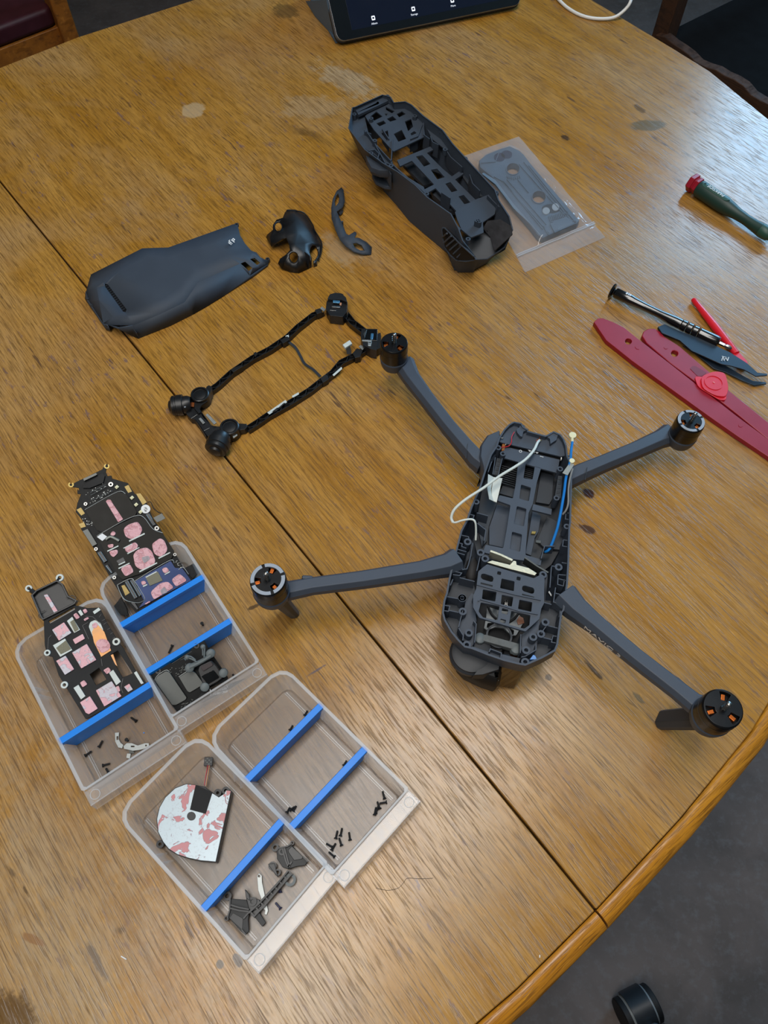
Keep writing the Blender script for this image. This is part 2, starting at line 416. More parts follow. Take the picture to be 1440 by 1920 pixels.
# ================================================================ TABLE
SD = Vector((.6174, -.7866, 0))                       # seam / grain direction
tf = Frame(P(560, 1025, 0), SD)
def tw(px, py, z=0): return tf.w(px, py, z).to_2d()
def Z(ox, oy, s):
    return lambda *pts: [(ox+a/s, oy+b/s) for a, b in pts]
outer = [(.262, -.55), (.335, -.3), (.3575, -.15), (.3625, -.0725), (.3622, 0), (.3587, .0894), (.3506, .1791), (.325, .3), (.285, .42), (.22, .55),
         (.13, .66), (.03, .735), (-.126, .7885), (-.2361, .8101), (-.3004, .8118), (-.392, .8125), (-.448, .8128), (-.56, .805), (-.66, .76), (-.73, .66),
         (-.77, .5), (-.7914, .3753), (-.8004, .2877), (-.8081, .205), (-.8069, .0943), (-.80, 0), (-.785, -.2), (-.75, -.36), (-.68, -.5), (-.55, -.6), (-.35, -.66), (-.1, -.66), (.1, -.63)]
GW = .0137
ST = []
def stain(px, py, rx, ry, col, st, soft=.4, ang=0):
    p = tw(px, py); ST.append((p.x, p.y, rx, ry, math.radians(ang), col, st, soft))
PALE, DARK, GREYB, PURP, BRN = srgb(178, 160, 132), srgb(58, 42, 28), srgb(140, 134, 116), srgb(82, 70, 78), srgb(88, 58, 24)
stain(362, 207, .017, .016, srgb(190, 168, 134), .55, .25)
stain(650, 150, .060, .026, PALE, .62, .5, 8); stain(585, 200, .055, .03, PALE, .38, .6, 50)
stain(535, 18, .026, .02, srgb(88, 70, 40), .7, .4); stain(1215, 235, .024, .012, srgb(92, 84, 62), .75, .3, 60); stain(1200, 205, .012, .006, DARK, .6, .4)
stain(1060, 258, .006, .005, DARK, .85, .4); stain(1245, 440, .10, .07, srgb(160, 146, 128), .35, .6); stain(1180, 500, .07, .05, GREYB, .3, .7)  # last two patches paint the whitish window-side glare into the wood
stain(640, 470, .035, .02, PALE, .4, .6); stain(590, 255, .03, .012, DARK, .35, .9, 10); stain(560, 245, .03, .01, DARK, .35, .9, 20)
stain(1103, 925, .0068, .0052, srgb(64, 30, 22), .95, .3); stain(1102, 992, .010, .0045, srgb(66, 40, 26), .9, .4, 30)
stain(1262, 1150 + 96, .0035, .012, DARK, .0, .4); stain(1112, 1256, .012, .0022, DARK, .85, .5, 0); stain(1198, 1310, .008, .003, srgb(90, 78, 52), .75, .4)
stain(592, 1258, .012, .0016, PURP, .85, .5, 85); stain(475, 1138, .008, .002, DARK, .8, .5, 80); stain(1029, 1270, .003, .003, DARK, .8, .4)
stain(226, 1745, .0042, .0036, DARK, .6, .9); stain(412, 1808, .0035, .003, srgb(70, 58, 38), .9, .3); stain(445, 1800, .005, .0028, srgb(64, 48, 34), .9, .3)
stain(48, 1670, .006, .0014, DARK, .7, .5); stain(22, 1635, .009, .0025, DARK, .5, .6, 10); stain(180, 1800, .016, .003, srgb(96, 84, 76), .7, .6, 0)
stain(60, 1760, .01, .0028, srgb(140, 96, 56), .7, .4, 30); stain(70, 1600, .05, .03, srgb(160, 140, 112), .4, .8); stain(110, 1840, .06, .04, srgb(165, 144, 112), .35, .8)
stain(15, 1905, .02, .016, srgb(90, 62, 26), .85, .5); stain(1120, 870, .02, .0012, PURP, .6, .5, 0); stain(1190, 800, .02, .0014, PURP, .6, .5, 4); stain(1130, 760, .013, .0016, PURP, .6, .6, -3)
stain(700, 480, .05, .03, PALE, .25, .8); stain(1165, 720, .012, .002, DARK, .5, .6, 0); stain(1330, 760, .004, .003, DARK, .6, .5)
stain(1110, 1890, .02, .012, srgb(150, 116, 60), .2, .8); stain(400, 545, .04, .0012, DARK, .35, .6, 2)
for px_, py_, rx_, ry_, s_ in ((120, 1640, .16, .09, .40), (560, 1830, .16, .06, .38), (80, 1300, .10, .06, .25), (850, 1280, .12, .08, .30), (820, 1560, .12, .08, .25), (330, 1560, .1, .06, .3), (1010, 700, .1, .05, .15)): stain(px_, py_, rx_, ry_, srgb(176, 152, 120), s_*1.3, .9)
for k in range(10): stain(random.uniform(40, 1400), random.uniform(150, 1500), random.uniform(.004, .012), random.uniform(.0010, .002), PURP, .6, .6, random.uniform(-8, 12))
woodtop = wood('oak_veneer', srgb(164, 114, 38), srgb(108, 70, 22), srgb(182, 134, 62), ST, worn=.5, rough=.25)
woodedge = wood('oak_edge', srgb(176, 112, 24), srgb(112, 64, 12), srgb(200, 138, 44), rough=.3, across=True)
table = thing('dining_table', 'large worn oak table with rounded edge and a seam across, carrying the drone parts', 'table', Frame(tf.o - Vector((0, 0, TZ)), SD))
def clip(pts, sgn, y0):
    """part of the outline on one side of the seam"""
    out = []
    for i in range(len(pts)):
        a, b = pts[i-1], pts[i]; fa, fb = sgn*(a[1]-y0) > 0, sgn*(b[1]-y0) > 0
        if fa != fb:
            t = (y0-a[1])/(b[1]-a[1]); out.append((a[0]+(b[0]-a[0])*t, y0))
        if fb: out.append(b)
    return out
near_o = [p for p in outer if p[0] > .1 and -.56 < p[1] < .57]
def inset_near(p):
    return (p[0]-GW - .0008, p[1]) if p in near_o else p
leaf_o = [inset_near(p) for p in outer]
for sg, lab in ((1, 'wide leaf beyond the seam under the drone'), (-1, 'leaf on the near left of the seam under the bins')):
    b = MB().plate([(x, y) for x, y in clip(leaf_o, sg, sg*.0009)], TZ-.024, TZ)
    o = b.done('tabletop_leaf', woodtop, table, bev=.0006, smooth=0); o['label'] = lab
    e = sorted(clip(near_o, sg, sg*.0004) if False else [p for p in near_o if sg*p[1] > 0] + [(.3622, sg*.0008)], key=lambda p: p[1])
    e = [q for i, q in enumerate(e) if i == 0 or abs(q[1]-e[i-1][1]) > 1e-6]
    b = MB(); rings = []
    for x, y in e:
        prof = [(x-GW, -.020), (x-GW, -.0016), (x-GW+.0012, -.0006), (x-.0085, -.0004), (x-.004, -.0022), (x-.001, -.0058), (x, -.011), (x-.0012, -.017), (x-.004, -.020)]
        rings.append([(a, y, TZ+z) for a, z in prof])
    b.loft(rings).done('edge_moulding', woodedge, table, smooth=50)
    # narrow raised bead between veneer and moulding
for x, y in ((.2, -.45), (.2, .45), (-.62, -.4), (-.62, .5)):
    MB().box((x, y, (TZ-.024)/2), (.07, .07, TZ-.024)).done('leg', woodedge, table, bev=.004)
b = MB()
for c, d in (((.2, 0, TZ-.064), (.022, .83, .08)), ((-.62, .05, TZ-.064), (.022, .83, .08)), ((-.21, -.44, TZ-.064), (.75, .022, .08)), ((-.21, .47, TZ-.064), (.75, .022, .08))): b.box(c, d)
b.done('apron', woodedge, table, bev=.001)

# ================================================================ BINS
def ring_bin(z, hb, hf, w, c, cf=.0015):
    return [(hf, -w+cf, z), (hf, w-cf, z), (hf-cf, w, z), (-hb+c, w, z), (-hb+c*.55, w-c*.12, z), (-hb+c*.2, w-c*.42, z), (-hb, w-c, z),
            (-hb, -w+c, z), (-hb+c*.2, -w+c*.42, z), (-hb+c*.55, -w+c*.12, z), (-hb+c, -w, z), (hf-cf, -w, z)]
RZ = .022
def binmake(name, label, fr, group='clear plastic parts bins on the table'):
    t = thing(name, label, 'bin', fr, group)
    b = MB(); b.loft([ring_bin(.0, .0590, .0598, .0322, .006), ring_bin(.0012, .0598, .0606, .0328, .0065), ring_bin(RZ*.55, .0632, .0612, .0352, .009), ring_bin(RZ, .0668, .0615, .0368, .0115),
                      ring_bin(RZ+.0003, .0668, .0615, .0368, .0115), ring_bin(RZ, .0654, .0605, .0355, .0107), ring_bin(RZ*.55, .0620, .0602, .0340, .0085), ring_bin(.0022, .0585, .0590, .0316, .0058), ring_bin(.0013, .0575, .0582, .0306, .0055)])
    b.done('tub', binm, t, smooth=35)
    b = MB(); R0 = ring_bin(RZ, .0680, .0620, .0378, .012); R1 = ring_bin(RZ, .0654, .0605, .0353, .0106)
    b.plate([(x, y) for x, y, z in R0], RZ+.0004, RZ+.0012, [[(x, y) for x, y, z in R1]])
    b.done('rim', binfrost, t, bev=.0003)
    b = MB()
    b.box((.0672, 0, .0190), (.0112, .0740, .0012)); b.box((.0730, 0, .0150), (.0012, .0745, .0105), ry=-.12)
    for s in (-1, 1):
        b.plate([(.0600, 0), (.0732, 0), (.0732, .012), (.060, .014)], 0, 0) if False else b.box((.0668, s*.0370, .0150), (.0125, .0010, .0105))
    b.done('front_lip', lipm, t, bev=.0003)
    for s in (-1, 1):
        MB().ring((.0674, s*.0316, .0196), .0036, .0031, .0005).done('mould_mark', binfrost, t)
    b = MB()                                            # raised tracks on the floor and slots for dividers
    for s in (-1, 1):
        b.box((0, s*.0276, .0016), (.112, .0008, .0007)); b.box((0, s*.0262, .0016), (.112, .0005, .0005))
        for xs in (-.0245, .0205):
            for dx in (-.0034, .0034): b.box((xs+dx, s*.0345, .0115), (.0010, .0026, .017), rx=s*-.2)
    b.done('floor_track', binm, t)
    return t
fC = Frame(Vector((-.0532, .1087, TZ)), (math.cos(math.radians(-43.6)), math.sin(math.radians(-43.6)), 0))
fD = Frame(Vector((-.1082, .0594, TZ)), (math.cos(math.radians(-41.6)), math.sin(math.radians(-41.6)), 0))
fA = Frame(Vector((-.2143, .1635, TZ)), (math.cos(math.radians(-54.5)), math.sin(math.radians(-54.5)), 0))
mB = (P(478, 1259, .002)+P(340, 1344, .002))/2; dB = Vector((math.cos(math.radians(-55.2)), math.sin(math.radians(-55.2)), 0))
oB = mB - dB*.0585; fB = Frame(Vector((oB.x, oB.y, TZ)), dB)
binA = binmake('parts_bin', 'clear plastic bin at the far left with a black plate leaning in it', fA)
binB = binmake('parts_bin', 'clear plastic bin with two blue dividers holding the gold and black main circuit board', fB)
binC = binmake('parts_bin', 'clear plastic bin with two blue dividers holding nothing but loose screws', fC)
binD = binmake('parts_bin', 'clear plastic bin nearest the viewer holding the silver fan and a black bracket', fD)
def divider(fr, x, label):
    m = fr.M @ Matrix.Translation((x, 0, 0)); g = 'blue bin dividers'
    b = MB()
    b.loft([[(-.0012, -.0318, .0016), (.0012, -.0318, .0016), (.0012, .0318, .0016), (-.0012, .0318, .0016)], [(-.0014, -.0362, .0190), (.0014, -.0362, .0190), (.0014, .0362, .0190), (-.0014, .0362, .0190)]])
    b.box((0, 0, .0208), (.0050, .0732, .0040))
    o = b.done('bin_divider', bluem, None, bev=.0004); o.matrix_world = m; props(o, label, 'divider', g)
divider(fA, .0205, 'blue divider in the far left bin, in front of the leaning black plate')
divider(fB, -.0245, 'blue divider holding up the gold and black main circuit board')
divider(fB, .0205, 'blue divider directly behind the small camera circuit board')
divider(fC, -.0245, 'blue divider nearer the rounded back of the screw bin')
divider(fC, .0205, 'blue divider nearer the front lip of the screw bin')
divider(fD, .0200, 'blue divider between the silver fan and the black bracket')

# ================================================================ SCREWS
def screwmesh(sh, L=.0046, m=None):
    b = MB(); b.cyl((0, 0, 0), .0014, .0009, (1, 0, 0), 14, r2=.0011); b.cyl((.0009, 0, 0), .00062, L, (1, 0, 0), 10)
    b.cyl((-.00002, 0, 0), .0006, .0003, (1, 0, 0), 6)
    for k in range(int(L/.0008)): b.ring((.0014+k*.0008, 0, 0), .00082, .0005, .0003, 10, (1, 0, 0))
    o = b.done(sh, m or matblack, None); me = o.data; bpy.data.objects.remove(o); return me
SM = {}
def screw(fr, px, py, h, deg, label, group, L=.0046, m=None, tilt=0., upright=False):
    k = (L, (m or matblack).name)
    if k not in SM: SM[k] = screwmesh('screw', L, m)
    o = bpy.data.objects.new('screw', SM[k]); C.objects.link(o)
    p = fr.q(px, py, h)
    a = math.radians(deg); wd = P(px+10*math.cos(a), py-10*math.sin(a)) - P(px, py)
    R = Matrix.Rotation(math.atan2(wd.y, wd.x), 4, 'Z') @ (Matrix.Rotation(-math.pi/2, 4, 'Y') if upright == 1 else Matrix.Rotation(math.pi/2, 4, 'Y') if upright == 2 else Matrix.Rotation(-tilt, 4, 'Y'))
    o.matrix_world = Matrix.Translation(fr.M @ p) @ R
    return props(o, label, 'screw', group)
zc = Z(380, 1240, 3.4286)
G1 = 'black screws scattered in the near corner of the screw bin'
for (x, y), dg, wh in zip(zc((885, 1118), (948, 1145), (855, 1135), (893, 1180), (838, 1190), (828, 1210), (850, 1252)), (78, 98, 78, 108, 150, 60, 140),
        ('standing apart at the top of the loose heap', 'lying apart on the lip side of the loose heap', 'upright at the top of the crossed ones in the heap', 'leaning between the crossed ones and the outermost in the heap', 'crossing under the upright one in the middle of the heap', 'on the wall side of the loose heap', 'lowest of the loose heap, in the near corner')):
    screw(fC, x, y+2, .0031, dg, 'black screw ' + wh, G1)
G2 = 'black screws along the lip of the screw bin'
for (x, y), dg, wh in zip(zc((1170, 885), (1185, 905), (1140, 950), (1105, 990), (1112, 978)), (105, 190, 110, 80, 70),
        ('farthest along the row', 'lying crosswise near the far end of the row', 'in the middle of the row', 'nearer end of the row, outer one of the touching pair', 'nearer end of the row, inner one of the touching pair')):
    screw(fC, x, y, .0031, dg, 'black screw by the lip, ' + wh, G2)
G3 = 'three black screws in the middle of the screw bin'
for (x, y), dg, wh in zip(zc((540, 975), (558, 958), (580, 965)), (60, 35, 60), ('nearest the wall', 'middle', 'nearest the blue divider')):
    screw(fC, x, y, .0031, dg, 'black screw of the trio in the middle compartment, the one ' + wh, G3, L=.0034)
screw(fC, *zc((655, 350))[0], .0031, 60, 'black screw half hidden by the rear divider of the screw bin, nearer its right end', 'screws hidden by dividers', L=.0034)
screw(fC, *zc((560, 445))[0], .0031, 60, 'black screw half hidden by the rear divider of the screw bin, near its middle', 'screws hidden by dividers', L=.0034)
screw(fC, *zc((906, 672))[0], .0031, 60, 'black screw half hidden by the front divider of the screw bin', 'screws hidden by dividers', L=.0034)
za = Z(0, 1060, 4.0857); G4 = 'loose screws in the far left bin'
screw(fA, *za((1045, 1195))[0], .0031, 145, 'black screw lying just in front of the blue divider of the far left bin', G4)
screw(fA, *za((968, 1335))[0], .0050, 0, 'black screw standing on its tip above the silver bracket', G4, L=.0034, upright=2)
screw(fA, *za((755, 1395))[0], .0031, 60, 'thick black spacer screw left of the silver bracket, nearer the divider', G4, L=.0045)
screw(fA, *za((650, 1460))[0], .0031, 35, 'thin black screw by the left wall of the far left bin', G4)
screw(fA, *za((785, 1535))[0], .0031, 15, 'black screw lying level near the front of the far left bin', G4)
screw(fA, *za((833, 1592))[0], .0031, 120, 'black screw nearest the front lip of the far left bin', G4, L=.0034)
zb = Z(180, 1000, 4.3636); G5 = 'loose screws in the circuit board bin'
screw(fB, *zb((625, 915))[0], .0031, 245, 'black screw on its side between the two dividers of the circuit board bin', G5, L=.006)
screw(fB, *zb((866, 736))[0], .0060, 0, 'black pan head screw standing upright between the two dividers', G5, L=.0034, upright=2)
screw(fB, *zb((1140, 1190))[0], .0031, 120, 'black screw beside the small camera circuit board', G5, L=.0034)
zd = Z(400, 1560, 7.2); navy = mat('thread_lock_blue', srgb(28, 30, 62), .45)
screw(fD, *zd((905, 822))[0], .0031, 95, 'black screw with blue thread lock, nearer the middle of the black bracket', 'blue thread screws', L=.0045, m=navy)
screw(fD, *zd((910, 1040))[0], .0031, 130, 'black screw with blue thread lock, nearer the lip of the fan bin', 'blue thread screws', L=.0045, m=navy)

# ================================================================ helpers for pixel-followed flat pieces
def ppl(fr, b, pts, h, th, holes=(), r=0.):
    l = fr.L(pts, h)
    if r: l = rnd(l, r)
    b.plate(l, h-th, h, [rnd(fr.L(x, h), r) if r else fr.L(x, h) for x in holes]); return b
def quad(a, b, c, d): return [a, b, c, d]

# ---------------------------------------------------------------- main circuit board leaning out of bin B
def leanframe(pf, pb, zf, rise):
    a, b = P(*pf, zf), P(*pb, zf); d = (b-a); d.z = 0; d.normalize()
    x = Vector((d.x*math.cos(rise), d.y*math.cos(rise), math.sin(rise))); n = Vector((-d.x*math.sin(rise), -d.y*math.sin(rise), math.cos(rise)))
    return Frame(a, x, n)
g = leanframe((292, 1152), (168, 892), .0055, math.radians(23))
zz = Z(120, 860, 6.0)
mb = thing('main_circuit_board', 'long black and gold circuit board smeared with pink paste leaning out of a bin', 'circuit board', g)
edge = zz((50, 300), (62, 280), (95, 292), (120, 270), (430, 120), (448, 88), (478, 60), (505, 68), (480, 98), (470, 150), (490, 195), (535, 190), (540, 222), (720, 275), (760, 340), (800, 400), (860, 395), (925, 480), (945, 540),
          (1010, 690), (1080, 780), (1190, 980), (1265, 1090), (1340, 1220), (1440, 1350), (1450, 1400), (1330, 1460), (820, 1745), (640, 1530), (520, 1340), (330, 1000), (195, 800), (165, 735), (230, 745), (205, 690), (130, 600), (150, 500), (190, 400), (150, 395), (150, 340), (170, 360), (165, 330), (90, 318))
ppl(g, MB(), edge, .0, .0014).done('board', pcbk, mb, bev=.0002)
def pc(name, m, pts, h, th, r=0., par=mb, fr=g, holes=(), bev=0.):
    return ppl(fr, MB(), pts, h, th, holes, r).done(name, m, par, bev=bev)
pc('shield_plate', dshield, zz((235, 570), (290, 540), (600, 370), (690, 395), (720, 430), (820, 600), (800, 640), (640, 710), (430, 830), (370, 800), (330, 740)), .0022, .0022, .0009)
lab2 = pc('shield_plate', dshield, zz((370, 880), (430, 835), (640, 730), (820, 645), (900, 670), (1000, 790), (1110, 840), (1240, 1040), (1210, 1120), (900, 1280), (660, 1360), (610, 1320)), .0022, .0022, .0009)
pc('blue_shield', mat('blue_plate', srgb(14, 40, 86), .3, metal=.4, var=.1), zz((800, 1380), (1200, 1150), (1250, 1230), (1330, 1230), (1430, 1370), (840, 1680), (900, 1600)), .0022, .0020, .0009)
b = MB()
for l in (zz((235, 575), (290, 543), (600, 373), (690, 395)), zz((370, 870), (640, 715), (820, 640), (905, 668), (1000, 790), (1110, 835)), zz((800, 1375), (1000, 1250), (1200, 1140), (1240, 1175)), zz((600, 1420), (745, 1350), (800, 1390), (905, 1560), (890, 1600), (820, 1620), (690, 1590), (630, 1500), (600, 1420)), zz((1290, 1250), (1340, 1222), (1400, 1300))):
    b.tube([v.to_3d()+Vector((0, 0, .0024)) for v in g.L(l, .0024)], .00028, 5, 4)
b.done('solder_frame', alu, mb)
for k, pts in enumerate((zz((470, 480), (490, 460), (525, 462), (545, 500), (665, 680), (610, 715)),)): pc('thermal_strip', pink, pts, .0030, .0009, .0006)
for pts in (((665, 790), (720, 740), (830, 705), (885, 790), (860, 860), (760, 910), (690, 880)), ((680, 1000), (800, 935), (840, 975), (800, 1040), (730, 1065), (690, 1040)), ((985, 960), (1080, 890), (1130, 920), (1165, 1010), (1150, 1060), (1080, 1110), (1010, 1070)),
            ((775, 1080), (830, 1020), (930, 995), (990, 1040), (1030, 1150), (1010, 1200), (870, 1255), (800, 1210)), ((630, 1235), (740, 1180), (790, 1275), (690, 1330)), ((485, 970), (560, 955), (555, 1000), (500, 1005)), ((500, 1040), (600, 1020), (610, 1060), (560, 1110), (530, 1095)), ((510, 860), (545, 810), (585, 830), (570, 870)),
            ((1095, 1240), (1150, 1215), (1190, 1260), (1130, 1300)), ((860, 1380), (910, 1370), (930, 1405), (880, 1430)), ((970, 1500), (1080, 1400), (1170, 1380), (1240, 1450), (1010, 1590)), ((1205, 1360), (1300, 1290), (1390, 1370), (1260, 1445)), ((905, 1635), (960, 1600), (975, 1612), (920, 1640))):
    pc('thermal_paste', pink, zz(*pts), .0031, .0010, .0022, bev=.0003)
for pts in (((1080, 1480), (1130, 1440), (1170, 1500), (1100, 1530)), ((870, 1110), (950, 1090), (970, 1130), (900, 1180))): pc('paste_smear', mat('grey_smear', srgb(150, 140, 146), .5, var=.2, vscale=500), zz(*pts), .0034, .0003, .0012)
b = MB()
for pts in (((730, 920), (905, 835), (910, 850), (735, 935)), ((665, 1005), (760, 955), (765, 962), (672, 1012)), ((710, 1065), (845, 995), (850, 1003), (716, 1075)), ((1060, 1115), (1190, 1050), (1196, 1062), (1066, 1128)), ((845, 1265), (1045, 1165), (1050, 1178), (850, 1280)), ((610, 1230), (735, 1170), (740, 1180), (616, 1242)),
            ((612, 1190), (685, 1155), (690, 1166), (618, 1200)), ((485, 1035), (610, 975), (613, 988), (490, 1048)), ((1130, 1300), (1190, 1265), (1193, 1278), (1136, 1308)), ((885, 1430), (935, 1410), (938, 1422), (892, 1444)), ((915, 1330), (1040, 1265), (1045, 1275), (922, 1340))):
    ppl(g, b, zz(*pts), .0032, .0008)
b.done('chip_lip', padwhite, mb)
pc('speckled_pad', specklem, zz((920, 1340), (1055, 1270), (1110, 1370), (965, 1430)), .0032, .0010)
pc('chip', chipm, zz((590, 1150), (665, 1110), (690, 1155), (620, 1190)), .0026, .0004)
b = MB()
for pts in (((680, 315), (725, 295), (765, 370), (722, 385)), ((810, 395), (860, 390), (930, 490), (885, 520)), ((140, 575), (190, 550), (235, 615), (195, 640)), ((165, 735), (225, 715), (245, 765), (190, 780)), ((645, 1430), (680, 1420), (740, 1510), (690, 1540))): ppl(g, b, zz(*pts), .0004, .0004)
b.done('gold_pad', mat('dull_gold', srgb(122, 106, 66), .4, metal=.8, var=.2, vscale=300), mb)
pc('side_connector', shield, zz((210, 815), (265, 790), (370, 960), (320, 985)), .0024, .0024)
for pts in (((370, 1055), (410, 1040), (485, 1150), (450, 1170)), ((465, 1200), (490, 1190), (550, 1280), (530, 1290)), ((920, 625), (950, 610), (1030, 745), (1000, 755)), ((680, 1385), (720, 1365), (830, 1560), (790, 1580)), ((740, 1370), (775, 1355), (875, 1530), (845, 1555)), ((750, 1620), (790, 1610), (840, 1690), (820, 1700))):
    pc('board_connector', chipm, zz(*pts), .0022, .0022, bev=.0002)
b = MB()
for a_, c_ in (((380, 1060), (452, 1165)), ((412, 1045), (480, 1148)), ((470, 1205), (532, 1285)), ((925, 630), (1003, 750)), ((955, 618), (1028, 742)), ((690, 1390), (795, 1570)), ((715, 1375), (820, 1555)), ((745, 1372), (850, 1548)), ((768, 1362), (868, 1530)), ((295, 380), (470, 290)), ((300, 410), (480, 310)), ((310, 470), (545, 360))):
    p0, p1 = g.L(zz(a_, c_), .0024); b.tube([p0.to_3d()+Vector((0, 0, .0024)), p1.to_3d()+Vector((0, 0, .0024))], .00022, 4, 1)
b.done('contact_row', alu, mb)
b = MB()
random.seed(3)
for k in range(70):                                     # small surface parts in rows
    if k < 26: t = k/26; x, y = 300+t*230+random.uniform(-8, 8), 480-t*120+random.choice((-22, 0, 18))
    elif k < 46: x, y = random.uniform(210, 370), 0; y = 690+(x-210)*.55+random.uniform(-45, 35)
    elif k < 58: x, y = random.uniform(240, 480), 0; y = 420-(x-240)*.55+random.uniform(-35, 25)
    else: x, y = random.uniform(1240, 1320), 0; y = 1130+(x-1240)*.9+random.uniform(-20, 40)
    p = g.q(*zz((x, y))[0], .0005); s = random.uniform(.0004, .0009); b.box((p.x, p.y, .0003), (s, s*.6, .0007), rz=random.choice((0, 1.57)))
b.done('surface_component', alu, mb)['kind'] = 'stuff'
for x, y in ((595, 320), (765, 440), (812, 518), (862, 600)):
    p = g.q(*zz((x, y))[0], .001); o = MB().box((p.x, p.y, .0008), (.0024, .0028, .0017), rz=.3).cyl((p.x, p.y, .0016), .0007, .0006, seg=12).done('antenna_socket', cream, mb, bev=.0002)
for x, y, r in ((528, 292, .0019), (1045, 785, .0018), (362, 1018, .0014), (568, 1338, .0014), (1248, 1080, .0013), (245, 512, .0014)):
    p = g.q(*zz((x, y))[0], .0006); MB().ring((p.x, p.y, 0), r, r*.45, .0018, 16).done('screw_post', steel, mb)
for x, y in ((78, 292), (480, 84)):
    p = g.q(*zz((x, y))[0], .0006); MB().arc((p.x, p.y, 0), .0022, .0011, .0004, 0, 5.2).done('mounting_eye', gold, mb)
p = g.q(*zz((918, 566))[0], .0012); MB().cyl((p.x, p.y, .0), .0036, .0012, seg=28).done('round_label', printw, mb)
def djilogo(parent, mt, M, s):
    """the slanted three letter mark"""
    b = MB()
    def bar(pts): b.plate([(x+.22*y, y) for x, y in pts], 0, .03)
    bar([(-.95, -.35), (-.35, -.35), (-.35, .55), (-.52, .55), (-.52, .28), (-.95, .28), (-1.0, .2), (-1.0, -.28)])
    b2 = MB(); b.bm.free(); b = MB()
    b.plate([(x+.22*y, y) for x, y in [(-1.0, -.35), (-.30, -.35), (-.30, .60), (-.50, .60), (-.50, .25), (-1.0, .25)]], 0, .03, [[(x+.22*y, y) for x, y in [(-.82, -.18), (-.50, -.18), (-.50, .08), (-.82, .08)]]])
    b.plate([(x+.22*y, y) for x, y in [(-.2, -.62), (.28, -.62), (.28, .25), (.08, .25), (.08, -.45), (-.2, -.45)]], 0, .03)
    b.plate([(x+.22*y, y) for x, y in [(.40, -.35), (.60, -.35), (.60, .25), (.40, .25)]], 0, .03)
    b.plate([(x+.22*y, y) for x, y in [(.08, .36), (.28, .36), (.28, .50), (.08, .50)]], 0, .03)
    b.plate([(x+.22*y, y) for x, y in [(.40, .36), (.60, .36), (.60, .50), (.40, .50)]], 0, .03)
    b2.bm.free()
    o = b.done('printed_logo', mt, parent, smooth=0); o.matrix_local = M @ Matrix.Diagonal((s, s, s, 1)); return o
pj = g.q(*zz((918, 566))[0], .0012)
djilogo(mb, matblack, Matrix.Translation((pj.x, pj.y, .00121)) @ Matrix.Rotation(math.radians(-30), 4, 'Z'), .0022)
pc('code_label', printw, zz((370, 880), (430, 840), (490, 880), (430, 925)), .0029, .0004)
pc('metal_clip', shield, zz((1005, 665), (1100, 615), (1140, 670), (1085, 700), (1045, 715)), .0036, .0008)
b = MB(); b.tube([g.q(*q, .0030) for q in zz((940, 490), (975, 490), (1010, 560), (1060, 600), (1110, 620))], .00035, 6); b.done('lead', matblack, mb)
b = MB(); b.tube([g.q(*q, .0034) for q in zz((470, 910), (520, 880), (575, 900), (620, 925))], .0012, 6); b.done('taped_lead', mat('foil_tape', srgb(120, 124, 118), .5, metal=.5, bump=1., bscale=800), mb)
pc('top_flex', matblack, zz((210, 330), (240, 250), (430, 165), (460, 190), (440, 270), (290, 330)), .0020, .0016, .0004)
pc('usb_connector', shield, zz((215, 225), (360, 160), (372, 180), (225, 250)), .0050, .0034, .0003)
pc('foam_block', pad, zz((560, 1660), (640, 1560), (700, 1680), (720, 1760), (600, 1760)), -.0014, .006)
pc('foam_block', pad, zb((715, 290), (800, 245), (850, 310), (790, 370)), -.0014, .006)

# ---------------------------------------------------------------- black heat plate leaning in bin A
g2 = leanframe((208, 1325), (96, 1110), .0052, math.radians(13.5))
zz = Z(40, 1070, 5.1429)
hp = thing('heat_spreader_plate', 'black plate with pale and pink pads leaning in the far left bin', 'plate', g2)
def pa(name, m, pts, h, th, r=0., holes=(), bev=0.): return pc(name, m, zz(*pts), h, th, r, hp, g2, [zz(*x) for x in holes], bev)
pa('plate', matblack, ((215, 470), (260, 450), (500, 330), (550, 340), (640, 360), (755, 355), (830, 510), (940, 690), (985, 750), (1100, 960), (1205, 1090), (1190, 1120), (650, 1420), (620, 1430), (360, 1010), (300, 830), (250, 820), (225, 720)), 0, .0016,
   holes=(((660, 1000), (750, 935), (820, 1050), (720, 1105)), ((855, 815), (930, 770), (1075, 990), (975, 1030)), ((262, 485), (505, 350), (520, 372), (275, 510))), bev=.0002)
tr = MB(); tl = [g2.q(*q, .001) for q in zz((105, 240), (150, 195), (345, 100), (395, 135), (450, 250), (530, 290), (510, 320), (210, 470), (190, 440))]
tr.plate([p.to_2d() for p in tl], -.0028, -.0018); tr.wall([p.to_2d() for p in tl], .0014, -.0028, .0022)
tr.done('tray', black, hp, bev=.0003)
pa('thermal_strip', pinkpad2, ((215, 235), (250, 225), (355, 395), (320, 415)), .0002, .0018, .0007, bev=.0002)
b = MB()
for x, y, r in ((370, 68, .0030), (70, 170, .0026), (250, 792, .0024), (415, 1102, .0027), (915, 685, .0029)):
    p = g2.q(*zz((x, y))[0], .001); b.ring((p.x, p.y, -.0006), r, r*.45, .0020, 20)
b.done('mounting_bush', padwhite, hp, bev=.0002)
b = MB()
for x, y, r in ((370, 68, .0016), (70, 170, .0015)):
    p = g2.q(*zz((x, y))[0], .001); q = g2.q(*zz((340, 110) if x > 200 else (120, 210))[0], .001); b.tube([p-Vector((0, 0, .001)), q-Vector((0, 0, .001))], .0018, 8, 1)
for l in (((430, 262), (490, 240), (525, 265), (500, 290), (545, 300)), ((225, 380), (170, 420), (175, 450), (215, 470))): b.tube([g2.q(*q, .001) for q in zz(*l)], .0003, 6)
b.done('arm_lug', black, hp)
